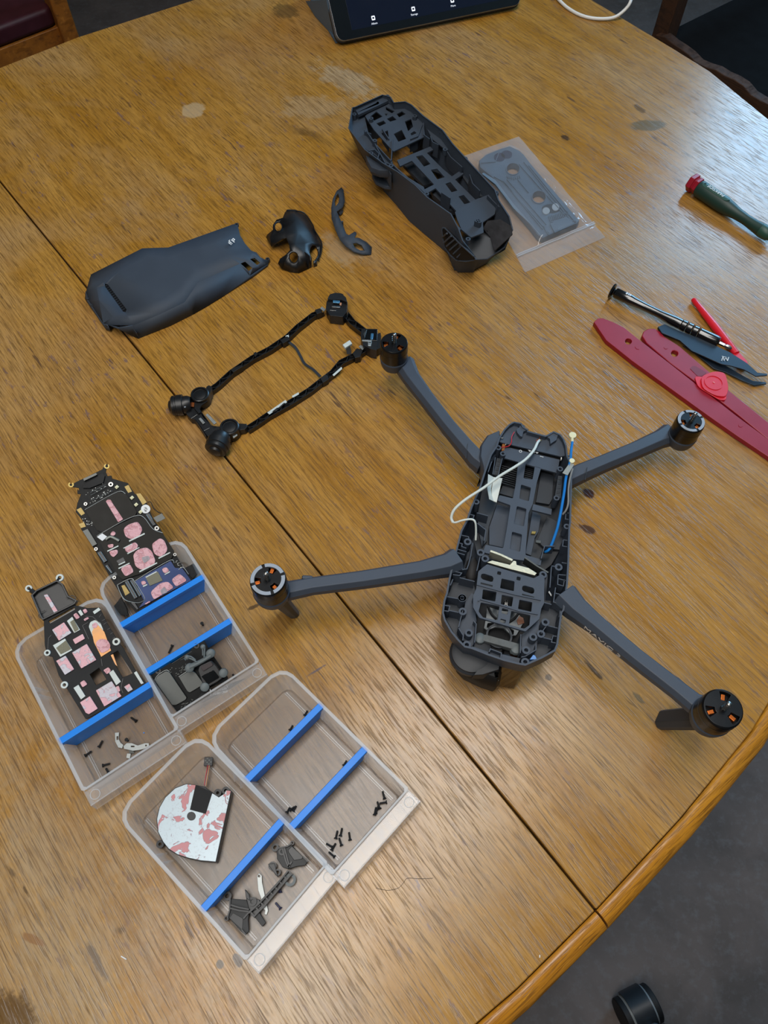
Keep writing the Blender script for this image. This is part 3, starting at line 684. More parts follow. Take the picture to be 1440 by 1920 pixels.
PW = (((440, 485), (490, 445), (565, 570), (510, 600)), ((305, 720), (420, 655), (490, 765), (375, 830)))
for p_ in PW: pa('pale_pad', padwhite, p_, .0012, .0012)
pa('speckled_pad', specklem, ((470, 495), (505, 470), (555, 565), (515, 590)), .0016, .0008); pa('speckled_pad', specklem, ((335, 745), (430, 670), (480, 755), (380, 805)), .0016, .0008)
for p_ in (((295, 570), (410, 497), (482, 600), (362, 675)), ((495, 665), (590, 610), (612, 655), (520, 708))): pa('thermal_pad', pinkpad2, p_, .0016, .0016, .0004, bev=.0002)
for p_ in (((487, 790), (630, 705), (722, 860), (578, 943)), ((335, 870), (425, 820), (508, 950), (420, 1005)), ((718, 1155), (870, 1065), (965, 1210), (800, 1310)), ((990, 1120), (1040, 1090), (1075, 1145), (1030, 1170))): pa('thermal_pad', pinkpad, p_, .0016, .0016, .0004, bev=.0002)
pa('thermal_pad', pinkpad2, ((565, 1270), (660, 1210), (737, 1330), (650, 1385), (620, 1370)), .0016, .0016, .0004, bev=.0002)
for p_ in (((502, 1130), (550, 1100), (618, 1210), (575, 1242)), ((845, 985), (885, 955), (960, 1070), (915, 1105)), ((545, 395), (570, 375), (600, 420), (575, 438)), ((688, 395), (745, 355), (765, 378), (705, 420)), ((1085, 985), (1110, 968), (1180, 1085), (1155, 1095))): pa('pale_pad', padwhite, p_, .0010, .0010, bev=.0001)
for p_ in (((500, 425), (530, 405), (565, 450), (530, 470)), ((590, 380), (620, 365), (640, 395), (610, 415)), ((600, 470), (640, 445), (655, 460), (610, 485)), ((565, 1080), (605, 1055), (637, 1095), (590, 1125)), ((790, 960), (840, 930), (865, 965), (825, 1000)), ((910, 1120), (940, 1110), (955, 1160), (930, 1170))): pa('thermal_scrap', pink, p_, .0014, .0014, .0008)
pa('heat_pipe_recess', padwhite, ((650, 540), (665, 495), (710, 475), (760, 500), (790, 570), (780, 640), (690, 640)), .0004, .0004, .001)
pa('amber_film', kapton, ((680, 590), (705, 545), (740, 525), (800, 590), (865, 770), (770, 830), (700, 690)), .0009, .0004)
pa('amber_film', kapton, ((862, 815), (885, 805), (925, 920), (905, 905)), -.0004, .0004)
pa('thermal_paste', pink, ((715, 690), (760, 655), (830, 665), (860, 720), (850, 760), (775, 800), (725, 740)), .0014, .0005, .002, bev=.0003)
pa('thermal_paste', pink, ((680, 520), (715, 495), (740, 520), (725, 550), (690, 555)), .0012, .0005, .001)
b = MB()
for a_, c_ in (((750, 450), (772, 418)), ((775, 485), (808, 468)), ((793, 518), (825, 498)), ((830, 568), (858, 552)), ((858, 612), (882, 596)), ((880, 655), (905, 640))):
    p0, p1 = g2.L(zz(a_, c_), .0002); b.wall([p0, p1], .0003, 0, .0004, closed=False)
for l in (((255, 770), (262, 650), (290, 620)), ((590, 530), (640, 500)), ((590, 530), (650, 660)), ((980, 1040), (960, 1130), (980, 1180)), ((770, 850), (780, 920)), ((620, 440), (690, 445), (760, 510))):
    q = g2.L(zz(*l), .0006); b.wall(q, .0004, 0, .0006, closed=False)
b.done('moulded_rib', chipm, hp)
# ---------------------------------------------------------------- silver bracket and small bits in bin A
zz = za
sb = thing('metal_bracket', 'shiny silver two armed bracket lying among screws in the far left bin', 'bracket', fA)
ppl(fA, MB(), zz((880, 1282), (912, 1278), (908, 1330), (925, 1360), (945, 1375), (935, 1402), (905, 1395), (882, 1350)), .0036, .0008, [zz((893, 1310), (905, 1308), (905, 1335), (893, 1337))]).done('arm', alu, sb, bev=.0002)
ppl(fA, MB(), zz((945, 1385), (970, 1362), (1010, 1362), (1055, 1380), (1110, 1362), (1140, 1362), (1142, 1385), (1105, 1405), (1060, 1415), (1020, 1420), (950, 1405)), .0044, .0008, [zz((1003, 1382), (1030, 1382), (1030, 1393), (1003, 1393)), circ(*zz((1118, 1380))[0], 1.6, 10)]).done('arm', alu, sb, bev=.0002)
ppl(fA, MB(), zz((985, 1415), (1020, 1420), (1030, 1440), (990, 1440)), .0036, .0008).done('tab', shield, sb); ppl(fA, MB(), zz((972, 1440), (1003, 1440), (995, 1482), (966, 1475)), .0026, .0008).done('foot', alu, sb, bev=.0002)
o = MB().box(fA.q(*zz((1102, 1283))[0], .0016), (.0009, .0007, .0004), rz=.5).done('plastic_crumb', bluem, None); o.matrix_world = fA.M; props(o, 'tiny blue plastic crumb on the floor of the far left bin', 'crumb')

# ---------------------------------------------------------------- camera circuit board in bin B, leaning on the divider
zz = Z(260, 1180, 6.857)
a, b_ = P(*zz((830, 135))[0], .0225), P(*zz((140, 590))[0], .0185)
xd = (a-b_).normalized(); c_ = P(*zz((510, 1075))[0], .0045); yd = (c_-b_); n = yd.cross(xd); n = n if n.z > 0 else -n
g3 = Frame(b_, xd, n)
cb = thing('camera_circuit_board', 'small black circuit board with two grey shields leaning on a blue divider', 'circuit board', g3)
def pk(name, m, pts, h, th, r=0., holes=(), bev=0.): return pc(name, m, zz(*pts), h, th, r, cb, g3, [zz(*x) for x in holes], bev)
pk('board', pcbk, ((135, 580), (400, 420), (420, 440), (680, 260), (660, 230), (800, 135), (845, 150), (960, 340), (1150, 620), (1140, 660), (930, 740), (560, 1060), (500, 1080), (450, 1020)), 0, .0012, .0006, bev=.0002)
pk('shield_can', shield, ((205, 660), (240, 600), (350, 535), (395, 550), (620, 880), (600, 910), (480, 975), (430, 975)), .0020, .0020, .0008, bev=.0003)
pk('shield_can', shield, ((515, 615), (670, 520), (735, 560), (830, 690), (800, 730), (660, 815), (625, 800)), .0020, .0020, .0008, bev=.0003)
b = MB()
for l in (((205, 655), (245, 590), (350, 525), (395, 545)), ((515, 610), (660, 515))): b.tube([g3.q(*q, .0024) for q in zz(*l)], .0002, 5)
for a1, a2 in (((425, 440), (680, 285)), ((535, 395), (585, 375)), ((585, 375), (605, 400))): b.tube([g3.q(*q, .0004) for q in zz(a1, a2)], .00015, 4, 1)
b.done('solder_edge', alu, cb)
b = MB()
for k in range(46):
    if k < 26: x = random.uniform(385, 620); y = 480+random.uniform(-10, 90) if x < 480 else 560-(x-480)*.7+random.uniform(-30, 60)
    else: x = random.uniform(520, 700); y = 1000-(x-520)*.45+random.uniform(-35, 30)
    p = g3.q(*zz((x, y))[0], .0003); b.box((p.x, p.y, .0003), (random.uniform(.0004, .0012), .0005, .0007))
b.done('surface_component', shield, cb)['kind'] = 'stuff'
b = MB()
for x, y in ((250, 535), (745, 210)):
    p = g3.q(*zz((x, y))[0], 0); b.ring((p.x, p.y, 0), .0021, .0010, .0006, 18)
b.done('hole_ring', chipm, cb)
# flat flex cable under it with printing
fx_ = MB(); ppl(fB, fx_, zz((700, 960), (830, 790), (920, 850), (1180, 690), (1370, 630), (1180, 760), (850, 930), (720, 985)), .0130, .0003)
o = fx_.done('flat_cable', matblack, None); o.matrix_world = fB.M
props(o, 'flat black ribbon cable with white print curling along the front of the bin', 'ribbon cable')
pr = fB.q(*zz((1030, 785))[0], .0135)
t1 = txt('02  2V1.2.03', .0022, 'printed_code', printw, o, (pr.x, pr.y+.001, .01315), (0, 0, math.radians(69)), sx=.9); t2 = txt('YU-00113020', .0022, 'printed_code', printw, o, (pr.x+.0022, pr.y, .01315), (0, 0, math.radians(69)), sx=.9)
b = MB()
for a1, a2 in (((918, 770), (932, 850)), ((1132, 705), (1145, 750))): b.wall(fB.L(zz(a1, a2), .0131), .0003, .0130, .0132, closed=False)
b.done('printed_line', printw, o)
# gimbal damper resting on that board
gd = thing('damper_mount', 'black camera mount with grey rubber damper arms lying on the small circuit board', 'mount', g3)
g4 = g3
b = ppl(g3, MB(), zz((760, 530), (780, 470), (930, 400), (1000, 470), (1060, 560), (1090, 620), (1010, 680), (900, 740), (820, 690)), .0085, .0070, (), .0012); b.done('housing', black, gd, bev=.0006)
ppl(g3, MB(), zz((800, 600), (960, 520), (1040, 620), (890, 710)), .0092, .0010, (), .001).done('cover', gloss, gd, bev=.0004)
ppl(g3, MB(), zz((790, 480), (930, 420), (960, 460), (830, 540)), .0100, .0020, (), .0008).done('coil_cover', mat('reddish_black', srgb(44, 32, 34), .5), gd, bev=.0003)
rub = mat('grey_rubber', srgb(92, 100, 102), .5, var=.15)
b = MB()
b.tube([g3.q(*q, .009) for q in zz((650, 485), (760, 435), (860, 380), (930, 330))], [.0022, .0018, .0016, .0022], 10)
b.done('damper_bar', rub, gd)
for l in (((620, 360), (680, 370), (740, 410)), ((825, 225), (835, 280), (835, 350))):
    pts = [g3.q(*q, .0105) for q in zz(*l)]
    b = MB(); b.tube([pts[0]+Vector((-.0008, .0012, 0)), pts[1]+Vector((0, .0014, 0)), pts[2]+Vector((0, .0010, 0))], .0006, 8); b.tube([pts[0]+Vector((.0008, -.0012, 0)), pts[1]+Vector((0, -.0012, 0)), pts[2]+Vector((0, -.0008, 0))], .0006, 8)
    b.ball(pts[0], .0019, (1, 1, .6)); b.done('rubber_loop', rub, gd)
for x, y in ((655, 495), (925, 310), (1090, 560), (850, 740)):
    p = g3.q(*zz((x, y))[0], .0075); b = MB()
    for k in range(4): b.ball(p+Vector((0, 0, -.003+k*.0016)), .0034, (1, 1, .35))
    b.done('bellows', rub, gd)
# ---------------------------------------------------------------- fan in bin D
zz = Z(210, 1380, 3.2727); hF = .0105
fan = thing('cooling_fan', 'flat silver D shaped fan smeared with pink paste, small cable plugged at its top', 'fan', fD)
out = zz((515, 300), (455, 292), (385, 318), (325, 375), (288, 440), (272, 510), (280, 590), (310, 650), (345, 695), (400, 730), (470, 752), (545, 768), (640, 775), (735, 335), (700, 330), (690, 350), (655, 372), (615, 345), (570, 312))
ppl(fD, MB(), out, hF-.0008, .0078).done('housing', black, fan, bev=.0004)
def fanm():
    m = bpy.data.materials.new('smeared_silver'); m.use_nodes = True; t = NT(m); co = t.n('ShaderNodeTexCoord').outputs['Object']
    a = t.noise(t.map(co, (1, 1, 0), (.3, .1, 0)), 75, 4, .6, .8); f = t.rng(a, .565, .58)
    l = t.noise(co, 400, 4, .7, 1.5); c = t.mix(t.math('MULTIPLY', t.rng(l, .55, .62), .35), srgb(172, 184, 190), srgb(140, 130, 136))
    c = t.mix(f, c, srgb(196, 130, 132)); t.l(c, t.b.inputs['Base Color']); t.l(t.math('SUBTRACT', .55, t.math('MULTIPLY', f, .55)), t.b.inputs['Metallic'])
    t.b.inputs['Roughness'].default_value = .42; t.bump(f, .5, .0004); return m
out2 = zz((513, 302), (455, 296), (388, 322), (328, 378), (292, 442), (277, 510), (285, 588), (314, 647), (348, 690), (402, 725), (472, 747), (545, 762), (635, 770), (728, 338), (700, 334), (692, 354), (655, 377), (612, 350))
ppl(fD, MB(), out2, hF, .0007, [circ(*zz((487, 492))[0], 8.3, 20)]).done('top_plate', fanm(), fan, bev=.0002)
ppl(fD, MB(), zz((513, 300), (617, 345), (575, 478), (478, 452)), hF+.0002, .0003).done('black_label', matblack, fan)
b = MB(); p = fD.q(*zz((487, 492))[0], hF-.001); b.cyl((p.x, p.y, .004), .0038, .0055, seg=24); b.done('hub', chipm, fan)
for x, y in ((298, 665), (705, 342), (656, 356)):
    p = fD.q(*zz((x, y))[0], .005); MB().ring((p.x, p.y, .0035), .0027, .0011, .003 if x < 400 else .0065, 18).done('mounting_lug', black, fan)
ws = MB()
for k, (m_, o_) in enumerate(((wirered, -1), (matblack, 0), (wiregrey, 1), (wireorange, 2))):
    MB().tube([fD.q(a_+o_*.9, b__+o_*.3, h_) for (a_, b__), h_ in zip(zz((570, 305), (575, 270), (585, 215), (592, 180)), (.008, .0085, .0085, .007))], .00035, 6).done('wire', m_, fan)
p = fD.q(*zz((593, 158))[0], .006); MB().box((p.x, p.y, .006), (.0062, .0062, .0026), rz=math.radians(-48)).done('plug', chipm, fan, bev=.0003)
b = MB()
for i in range(3):
    for j in range(2): b.box((p.x+(i-1)*.0018, p.y+(j-.5)*.002, .0074), (.0010, .0012, .0006), rz=math.radians(-48))
b.done('plug_contact', shield, fan)
ws.bm.free()
# ---------------------------------------------------------------- black bracket, silver lever in bin D
zz = Z(400, 1560, 7.2)
br = thing('plastic_bracket', 'black plastic bracket with two winged ends lying in front of the blue divider', 'bracket', fD)
def pb_(name, m, pts, h, th, r=0., holes=(), bev=.0003): return pc(name, m, zz(*pts), h, th, r, br, fD, [zz(*x) for x in holes], bev)
bk2 = mat('satin_black_plastic', srgb(26, 28, 30), .45, spec=.35)
pb_('wing', bk2, ((240, 900), (450, 915), (490, 1060), (470, 1180), (480, 1340), (430, 1390), (370, 1340), (200, 1150), (225, 1010)), .0068, .0028)
pb_('wing', bk2, ((850, 230), (940, 215), (1060, 180), (1270, 400), (1240, 450), (1120, 465), (1010, 500), (930, 470), (860, 360)), .0068, .0028)
pb_('panel', black, ((235, 1140), (270, 1095), (400, 1170), (390, 1320), (220, 1165)), .0074, .0008, .0004); pb_('panel', black, ((1010, 240), (1060, 190), (1210, 330), (1200, 365), (1090, 385), (1010, 270)), .0074, .0008, .0004)
b = MB()
for l in (((230, 1030), (350, 1060), (480, 1075)), ((235, 985), (350, 1020), (480, 1045)), ((930, 220), (975, 380), (1015, 480)), ((960, 215), (1000, 370), (1030, 470)), ((225, 900), (220, 1050), (185, 1170)), ((870, 220), (1000, 190), (1060, 150)), ((1210, 330), (1275, 400)), ((380, 1320), (435, 1385)), ((405, 1170), (500, 1060)), ((1060, 400), (1000, 480))):
    MB().wall(fD.L(zz(*l), .009), .0009, .006, .0090, closed=False).done('rib', black, br)
b = MB()
for l in (((480, 1090), (620, 960), (830, 740), (1010, 520)), ((540, 1150), (700, 980), (880, 770), (1050, 570))): b.wall(fD.L(zz(*l), .009), .0010, .0035, .0092, closed=False)
for k in range(9):
    t = k/8; x0, y0 = 500+t*520, 1080-t*550; b.wall(fD.L(zz((x0, y0), (x0+48, y0+48)), .008), .0009, .0035, .0080, closed=False)
ppl(fD, b, zz((480, 1090), (1010, 520), (1050, 570), (540, 1150)), .0042, .0012)
b.done('spine', black, br)
for x, y, r in ((835, 210, .0026), (190, 865, .0028), (530, 940, .0028), (870, 545, .0022), (930, 265, .0025), (1065, 150, .0014), (800, 460, .0028), (180, 1165, .0016)):
    p = fD.q(*zz((x, y))[0], .007); MB().ring((p.x, p.y, .0030), r, r*.5, .0048, 18).done('boss', black, br)
p = fD.q(*zz((1035, 645))[0], .006); MB().ring((p.x, p.y, .0040), .0040, .0022, .0014, 24).done('eyelet', rub, br)
pb_('fin', black, ((735, 430), (830, 425), (850, 520), (880, 620), (810, 540)), .0085, .0020); pb_('fin', black, ((425, 770), (480, 840), (500, 930), (440, 890)), .0085, .0050); pb_('tail', bk2, ((545, 1130), (610, 1070), (710, 1225), (660, 1280)), .0060, .0028)
pb_('crosspiece', black, ((440, 880), (620, 910), (640, 1000), (520, 1080), (480, 1040)), .0062, .0030)
lv = ppl(fD, MB(), zz((590, 590), (620, 555), (655, 590), (660, 690), (690, 830), (715, 960), (740, 1060), (720, 1120), (690, 1110), (700, 1060), (670, 1030), (670, 980), (640, 880), (605, 790)), .0032, .0012, [circ(*zz((617, 595))[0], 2.2, 10)]).done('silver_lever', alu, None, bev=.0003)
lv.matrix_world = fD.M; props(lv, 'narrow silver metal lever lying under the black bracket in the fan bin', 'lever')
# ================================================================ PARTLY DISMANTLED DRONE
ax = P(962, 1235, .05) - P(985, 800, .05); ax.z = 0
fd = Frame(P(965, 1020, 0), ax)
dr = thing('drone', 'dismantled grey four armed drone with its top open, standing in the middle of the table', 'drone', fd)
zt, zm, zl = Z(820, 780, 5.1429), Z(820, 950, 5.1429), Z(820, 1100, 5.1429)
RIMZ = .050
rimpx = zt((640, 130), (690, 78), (740, 52), (815, 68), (830, 100), (880, 130), (870, 140), (1045, 188), (1060, 180), (1120, 145), (1190, 175), (1225, 220), (1250, 290), (1258, 380), (1298, 480), (1300, 600), (1290, 1029)) + \
        zm((1282, 200), (1272, 540), (1260, 740), (1225, 1000)) + zl((1205, 250), (1165, 560), (1140, 620), (1010, 692), (850, 762), (790, 752), (640, 715), (480, 660), (330, 600), (262, 585), (200, 525), (130, 440), (62, 320), (45, 250), (60, 130)) + \
        zm((85, 830), (110, 690), (160, 480), (225, 230)) + zt((280, 1000), (320, 880), (400, 700), (450, 540), (510, 370), (565, 290), (590, 210))
rim = fd.L(rimpx, RIMZ)
cx = sum(p.x for p in rim)/len(rim); cy = sum(p.y for p in rim)/len(rim)
def ins(l, k, dy=0): return [Vector((cx+(p.x-cx)*k, cy+(p.y-cy)*k)) for p in l]
def insd(l, d):
    """shift outline inwards by d"""
    n = len(l); A = sum(l[i].x*l[(i+1) % n].y-l[(i+1) % n].x*l[i].y for i in range(n)); s = 1 if A > 0 else -1; o = []
    for i in range(n):
        t = (l[(i+1) % n]-l[i-1]).normalized(); o.append(l[i]+Vector((-t.y, t.x))*d*s)
    return o
b = MB()
rin = insd(rim, .0014)
b.loft([[p.to_3d()+Vector((0, 0, z)) for p in l] for l, z in ((ins(rim, .62), .006), (ins(rim, .80), .009), (ins(rim, .94), .022), (rim, .036), (rim, RIMZ), (rin, RIMZ), (rin, .036), (ins(rim, .92), .024), (ins(rim, .78), .0125))])
b.done('body_shell', grey, dr, smooth=40)
def pd(name, m, pts, h, th, r=0., holes=(), bev=.0002): return ppl(fd, MB(), pts, h, th, holes, r).done(name, m, dr, bev=bev)
# tail plate and rear plate
pd('tail_plate', grey, zt((600, 250), (592, 200), (650, 125), (700, 90), (740, 70), (800, 130), (1040, 195), (1120, 165), (1200, 210), (1235, 300), (1240, 380), (1190, 390), (680, 270)), .0455, .0018)
pd('rear_plate', grey, zt((655, 312), (700, 305), (1180, 420), (1160, 550), (990, 505), (800, 448), (625, 400), (630, 350)), .0440, .0018)
pd('slot_panel', matblack, zt((660, 262), (1190, 385), (1190, 440), (640, 330)), .0415, .0012)
b = MB()
random.seed(11)
for k in range(13):
    t = k/12; x, y = 880+t*92, 332+t*24
    if k in (4, ): continue
    l = fd.L(zt((x-3, y-6), (x+3, y-5), (x+2, y+7), (x-4, y+6)), .0447); b.plate(l, .0443, .0447) if k % 3 else b.plate(fd.L(zt((x-4, y-5), (x+4, y-4), (x+3, y-1), (x-4, y-2)), .0447), .0443, .0447)
for k in range(3): b.plate(fd.L(zt((992+k*12, 382+k*3), (1000+k*12, 384+k*3), (999+k*12, 390+k*3), (991+k*12, 388+k*3)), .0447), .0441, .0443)
b.plate(circ(*fd.q(*zt((802, 340))[0], .0442).to_2d(), .0013, 10), .0440, .0443, [circ(*fd.q(*zt((802, 340))[0], .0442).to_2d(), .0009, 10)])
b.done('printed_marks', printw, dr)
# battery bay: dark floor, grey lower panels, fins
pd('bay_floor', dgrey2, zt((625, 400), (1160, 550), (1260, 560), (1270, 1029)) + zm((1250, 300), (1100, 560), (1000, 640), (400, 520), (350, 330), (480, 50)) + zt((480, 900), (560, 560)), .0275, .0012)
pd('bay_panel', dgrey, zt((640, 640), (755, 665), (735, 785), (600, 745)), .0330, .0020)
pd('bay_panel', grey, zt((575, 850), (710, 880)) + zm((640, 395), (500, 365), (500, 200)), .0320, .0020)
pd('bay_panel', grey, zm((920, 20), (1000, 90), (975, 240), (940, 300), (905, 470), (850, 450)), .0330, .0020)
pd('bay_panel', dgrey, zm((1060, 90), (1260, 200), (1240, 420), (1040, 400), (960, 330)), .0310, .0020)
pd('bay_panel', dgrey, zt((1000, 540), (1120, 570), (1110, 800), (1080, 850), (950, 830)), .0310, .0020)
b = MB()
for k in range(9):
    y = 480+k*20; l = fd.L(zt((620+k*-2, y), (780-k*3, y+44)), .036); b.wall(l, .0006, .028, .0365, closed=False)
for k in range(6):
    y = 500+k*18; l = fd.L(zt((842-k*2, y), (925-k*2, y+22)), .036); b.wall(l, .0006, .028, .0365, closed=False)
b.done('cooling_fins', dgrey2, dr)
b = MB()
pd('bay_wall', dgrey, zt((455, 560), (600, 600), (575, 850)) + zm((500, 180), (480, 330), (430, 390), (390, 200), (390, 60)), .0300, .0015)
# ladder shaped centre frame
lad = zt((780, 440), (1000, 502), (960, 640), (920, 850)) + zm((880, 60), (850, 465), (1005, 510), (995, 570), (840, 520), (760, 510), (700, 500), (440, 440), (465, 365), (635, 400), (665, 240)) + zt((705, 860), (580, 815), (600, 762), (728, 795), (755, 660))
wins = [zt((852, 462), (940, 487), (918, 613), (830, 598)), zt((808, 660), (903, 690), (882, 822), (790, 797)), zt((768, 868), (860, 895)) + zm((833, 190), (737, 165)), zm((722, 240), (817, 268), (797, 435), (697, 408))]
pd('centre_frame', grey, lad, .0440, .0022, .0010, wins, bev=.0003)
pd('cross_brace', grey, zt((925, 848), (1105, 897), (1098, 952), (912, 905)), .0440, .0022, .0004)
pd('recess_panel', dgrey, zt((800, 650), (910, 680), (885, 830), (785, 800)), .0385, .0012); pd('recess_panel', grey, zt((760, 860), (865, 890)) + zm((838, 198), (730, 170)), .0395, .0012); pd('recess_panel', grey, zm((715, 235), (822, 262), (800, 442), (692, 412)), .0395, .0012)
# gimbal bay under the front plate
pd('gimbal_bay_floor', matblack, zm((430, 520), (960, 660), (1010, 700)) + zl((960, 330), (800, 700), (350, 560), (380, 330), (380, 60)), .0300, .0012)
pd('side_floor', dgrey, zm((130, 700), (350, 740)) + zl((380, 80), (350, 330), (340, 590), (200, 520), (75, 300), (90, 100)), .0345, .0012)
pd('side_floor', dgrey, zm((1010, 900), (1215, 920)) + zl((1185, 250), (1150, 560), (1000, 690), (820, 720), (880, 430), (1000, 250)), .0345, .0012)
pd('deck', grey, zl((205, 380), (250, 290), (270, 150), (330, 60), (400, 100), (360, 200), (380, 330), (370, 360), (355, 540), (330, 590), (250, 520), (210, 420)), .0400, .0015, .0005)
pd('deck', grey, zl((1000, 200), (985, 330), (970, 500), (950, 620), (850, 660), (810, 640), (815, 460), (900, 400), (990, 300)), .0400, .0015, .0005)
pd('front_sill', grey, zl((330, 570), (500, 630), (500, 600), (620, 650), (800, 690), (790, 740), (600, 700), (330, 610)), .0420, .0020)
fp = zm((395, 625), (440, 585), (480, 555), (930, 690), (1005, 650), (1030, 670), (1030, 930)) + zl((1003, 210), (985, 310), (850, 432), (405, 300), (345, 200), (345, 90), (375, 20))
fh = [zm((425, 650), (450, 645), (530, 670), (542, 690), (535, 722), (515, 725), (435, 700), (418, 680)), zm((580, 622), (617, 628), (612, 660), (575, 652)), zm((620, 692), (745, 720), (738, 815), (605, 785)), zm((768, 672), (805, 680), (800, 714), (762, 706)),
      zm((822, 765), (845, 760), (925, 782), (937, 805), (930, 835), (910, 840), (830, 815), (815, 795)), zl((440, 26), (572, 50), (558, 143), (430, 118)), zl((622, 78), (733, 100), (718, 192), (612, 168)), zl((792, 124), (916, 150), (906, 243), (778, 214)),
      zl((420, 152), (600, 187), (580, 326), (440, 296), (398, 240)), zl((625, 206), (685, 222), (675, 272), (618, 256)), zl((610, 308), (664, 322), (655, 355), (604, 342)), zl((713, 233), (898, 275), (888, 370), (838, 406), (690, 366))]
pd('front_grille', grey, fp, .0490, .0022, .0007, fh, bev=.0003)
b = MB()
for l in (zl((395, 140), (410, 120), (620, 180), (790, 235), (970, 265)), zm((380, 750), (560, 800), (760, 850), (1000, 900))): b.wall(fd.L(l, .0495), .0010, .048, .0500, closed=False)
for a1, a2 in ((zm((420, 728), (535, 765))), (zm((815, 838), (935, 875)))): pass
b.done('grille_rib', grey, dr)
pd('grille_slot', matblack, zm((418, 728), (535, 757), (533, 770), (418, 742)), .0493, .0003); pd('grille_slot', matblack, zm((818, 838), (935, 868), (932, 882), (818, 852)), .0493, .0003)
# things seen through the grille: gimbal mount plate with ring and damper bar
pd('gimbal_mount_plate', mat('gimbal_grey', srgb(92, 96, 98), .4, metal=.4), zl((470, 300), (480, 190), (600, 230), (770, 250), (840, 330), (760, 470), (720, 470), (640, 400), (560, 390), (480, 420), (450, 400)), .0365, .0020, .0006, [zl((485, 350), (560, 345), (500, 400), (475, 395)), zl((670, 380), (740, 420), (735, 465), (700, 460))])
p = fd.q(*zl((595, 475))[0], .036); MB().ring((p.x, p.y, .0330), .0098, .0084, .0038, 30).done('gimbal_ring', dgrey, dr)
pd('damper_bar', mat('dusty_grey', srgb(96, 100, 100), .7, var=.15, vscale=300), zl((440, 470), (460, 460), (770, 545), (760, 610), (440, 520)), .0400, .0060, .0008)
for q in ((410, 500), (760, 600)):
    p = fd.q(*zl(q)[0], .038); b = MB()
    for k in range(5): b.ball((p.x, p.y, .0335+k*.0014), .0042, (1, 1, .28))
    b.done('rubber_bellows', rub, dr)
p = fd.q(*zl((660, 165))[0], .038); b = MB()
for k in range(3): b.ring((p.x-.0015+k*.0019, p.y, .0365), .0012, .0006, .004, 12)
b.ball((p.x, p.y, .0375), .002); b.done('steel_spring', steel, dr)
b = MB(); b.tube([fd.q(*q, .0375) for q in zl((490, 190), (520, 260), (570, 310))], .0009, 6); b.done('inner_cable', matblack, dr); b = MB(); b.tube([fd.q(*q, .0375) for q in zl((780, 260), (740, 310), (690, 340))], .0009, 6); b.done('inner_cable', matblack, dr)
pd('copper_flex', mat('brown_flex', srgb(110, 66, 40), .4), zl((790, 280), (830, 300), (840, 350), (780, 370), (765, 330)), .0370, .0006)
# compartment walls along both sides, screw posts
rb = [zm((230, 275), (300, 290), (305, 315)), zm((210, 350), (240, 358), (235, 385), (280, 400)), zm((190, 410), (280, 435)), zm((180, 440), (265, 465)), zm((165, 530), (230, 550), (240, 600)), zm((145, 620), (235, 640), (215, 665), (150, 655)), zm((340, 350), (320, 480), (300, 560), (285, 600), (240, 608)),
      zm((150, 700), (125, 760)), zl((95, 97), (225, 122)), zl((70, 180), (120, 188), (108, 238), (65, 232)), zl((115, 230), (210, 250)), zm((215, 685), (360, 722)), zl((205, 400), (250, 470), (245, 520)), zl((245, 230), (205, 390)),
      zm((385, 160), (468, 225), (450, 330)), zm((380, 60), (490, 90)), zm((315, 75), (355, 85), (345, 110)), zm((1255, 60), (1290, 70)), zm((1240, 70), (1235, 120), (1275, 125)), zm((1215, 320), (1275, 330)), zm((1215, 320), (1208, 380), (1270, 390)), zm((1035, 380), (1130, 382)), zm((1035, 380), (1000, 500)),
      zm((1100, 580), (1085, 780)), zm((1100, 572), (1160, 580)), zm((1165, 655), (1160, 750), (1215, 765), (1225, 700)), zm((1165, 655), (1250, 662)), zm((1170, 695), (1245, 715)), zm((1140, 780), (1120, 920), (1200, 945)), zm((1140, 835), (1215, 855)), zl((1010, 148), (1100, 172)), zm((1200, 540), (1265, 550)),
      zl((1185, 230), (1175, 290), (1205, 295)), zl((1060, 375), (1165, 402)), zl((1010, 488), (1105, 512), (1115, 475), (1160, 480)), zl((1105, 515), (1100, 535), (1150, 545)), zl((1050, 380), (1000, 450)), zl((500, 630), (512, 600), (618, 640), (610, 690)), zl((950, 560), (950, 610), (850, 670), (810, 680)), zl((320, 540), (320, 590)), zl((805, 460), (800, 640)), zl((350, 330), (375, 360), (360, 540)),
      zm((420, 450), (380, 620)), zm((1035, 670), (1010, 900)), zt((560, 400), (535, 560)), zt((525, 440), (490, 540)), zt((625, 410), (580, 600))]
for k, l in enumerate(rb):
    if len(l) > 1: MB().wall(fd.L(l, .0470), .0007, .0345, .0472, closed=False).done('compartment_wall', grey, dr)
def boss(q, r=.0026, z0=.035, z1=.048, m=grey):
    p = fd.q(*q, z1); MB().ring((p.x, p.y, z0), r, r*.5, z1-z0, 16).cyl((p.x, p.y, z0), r*.5, (z1-z0)*.6, seg=10).done('screw_post', m, dr)
for q in zm((293, 338), (1170, 582), (1248, 190), (240, 882), (418, 442), (462, 500), (1020, 655), (380, 880)) + zl((1043, 342), (1000, 455), (245, 238), (305, 445), (857, 612), (950, 270), (848, 725), (285, 560), (925, 485), (240, 105)) + zt((590, 305), (633, 362), (378, 828), (1185, 510), (1150, 790), (1135, 190), (820, 105)): boss(q, .0024 if q[1] < 1000 else .0030)
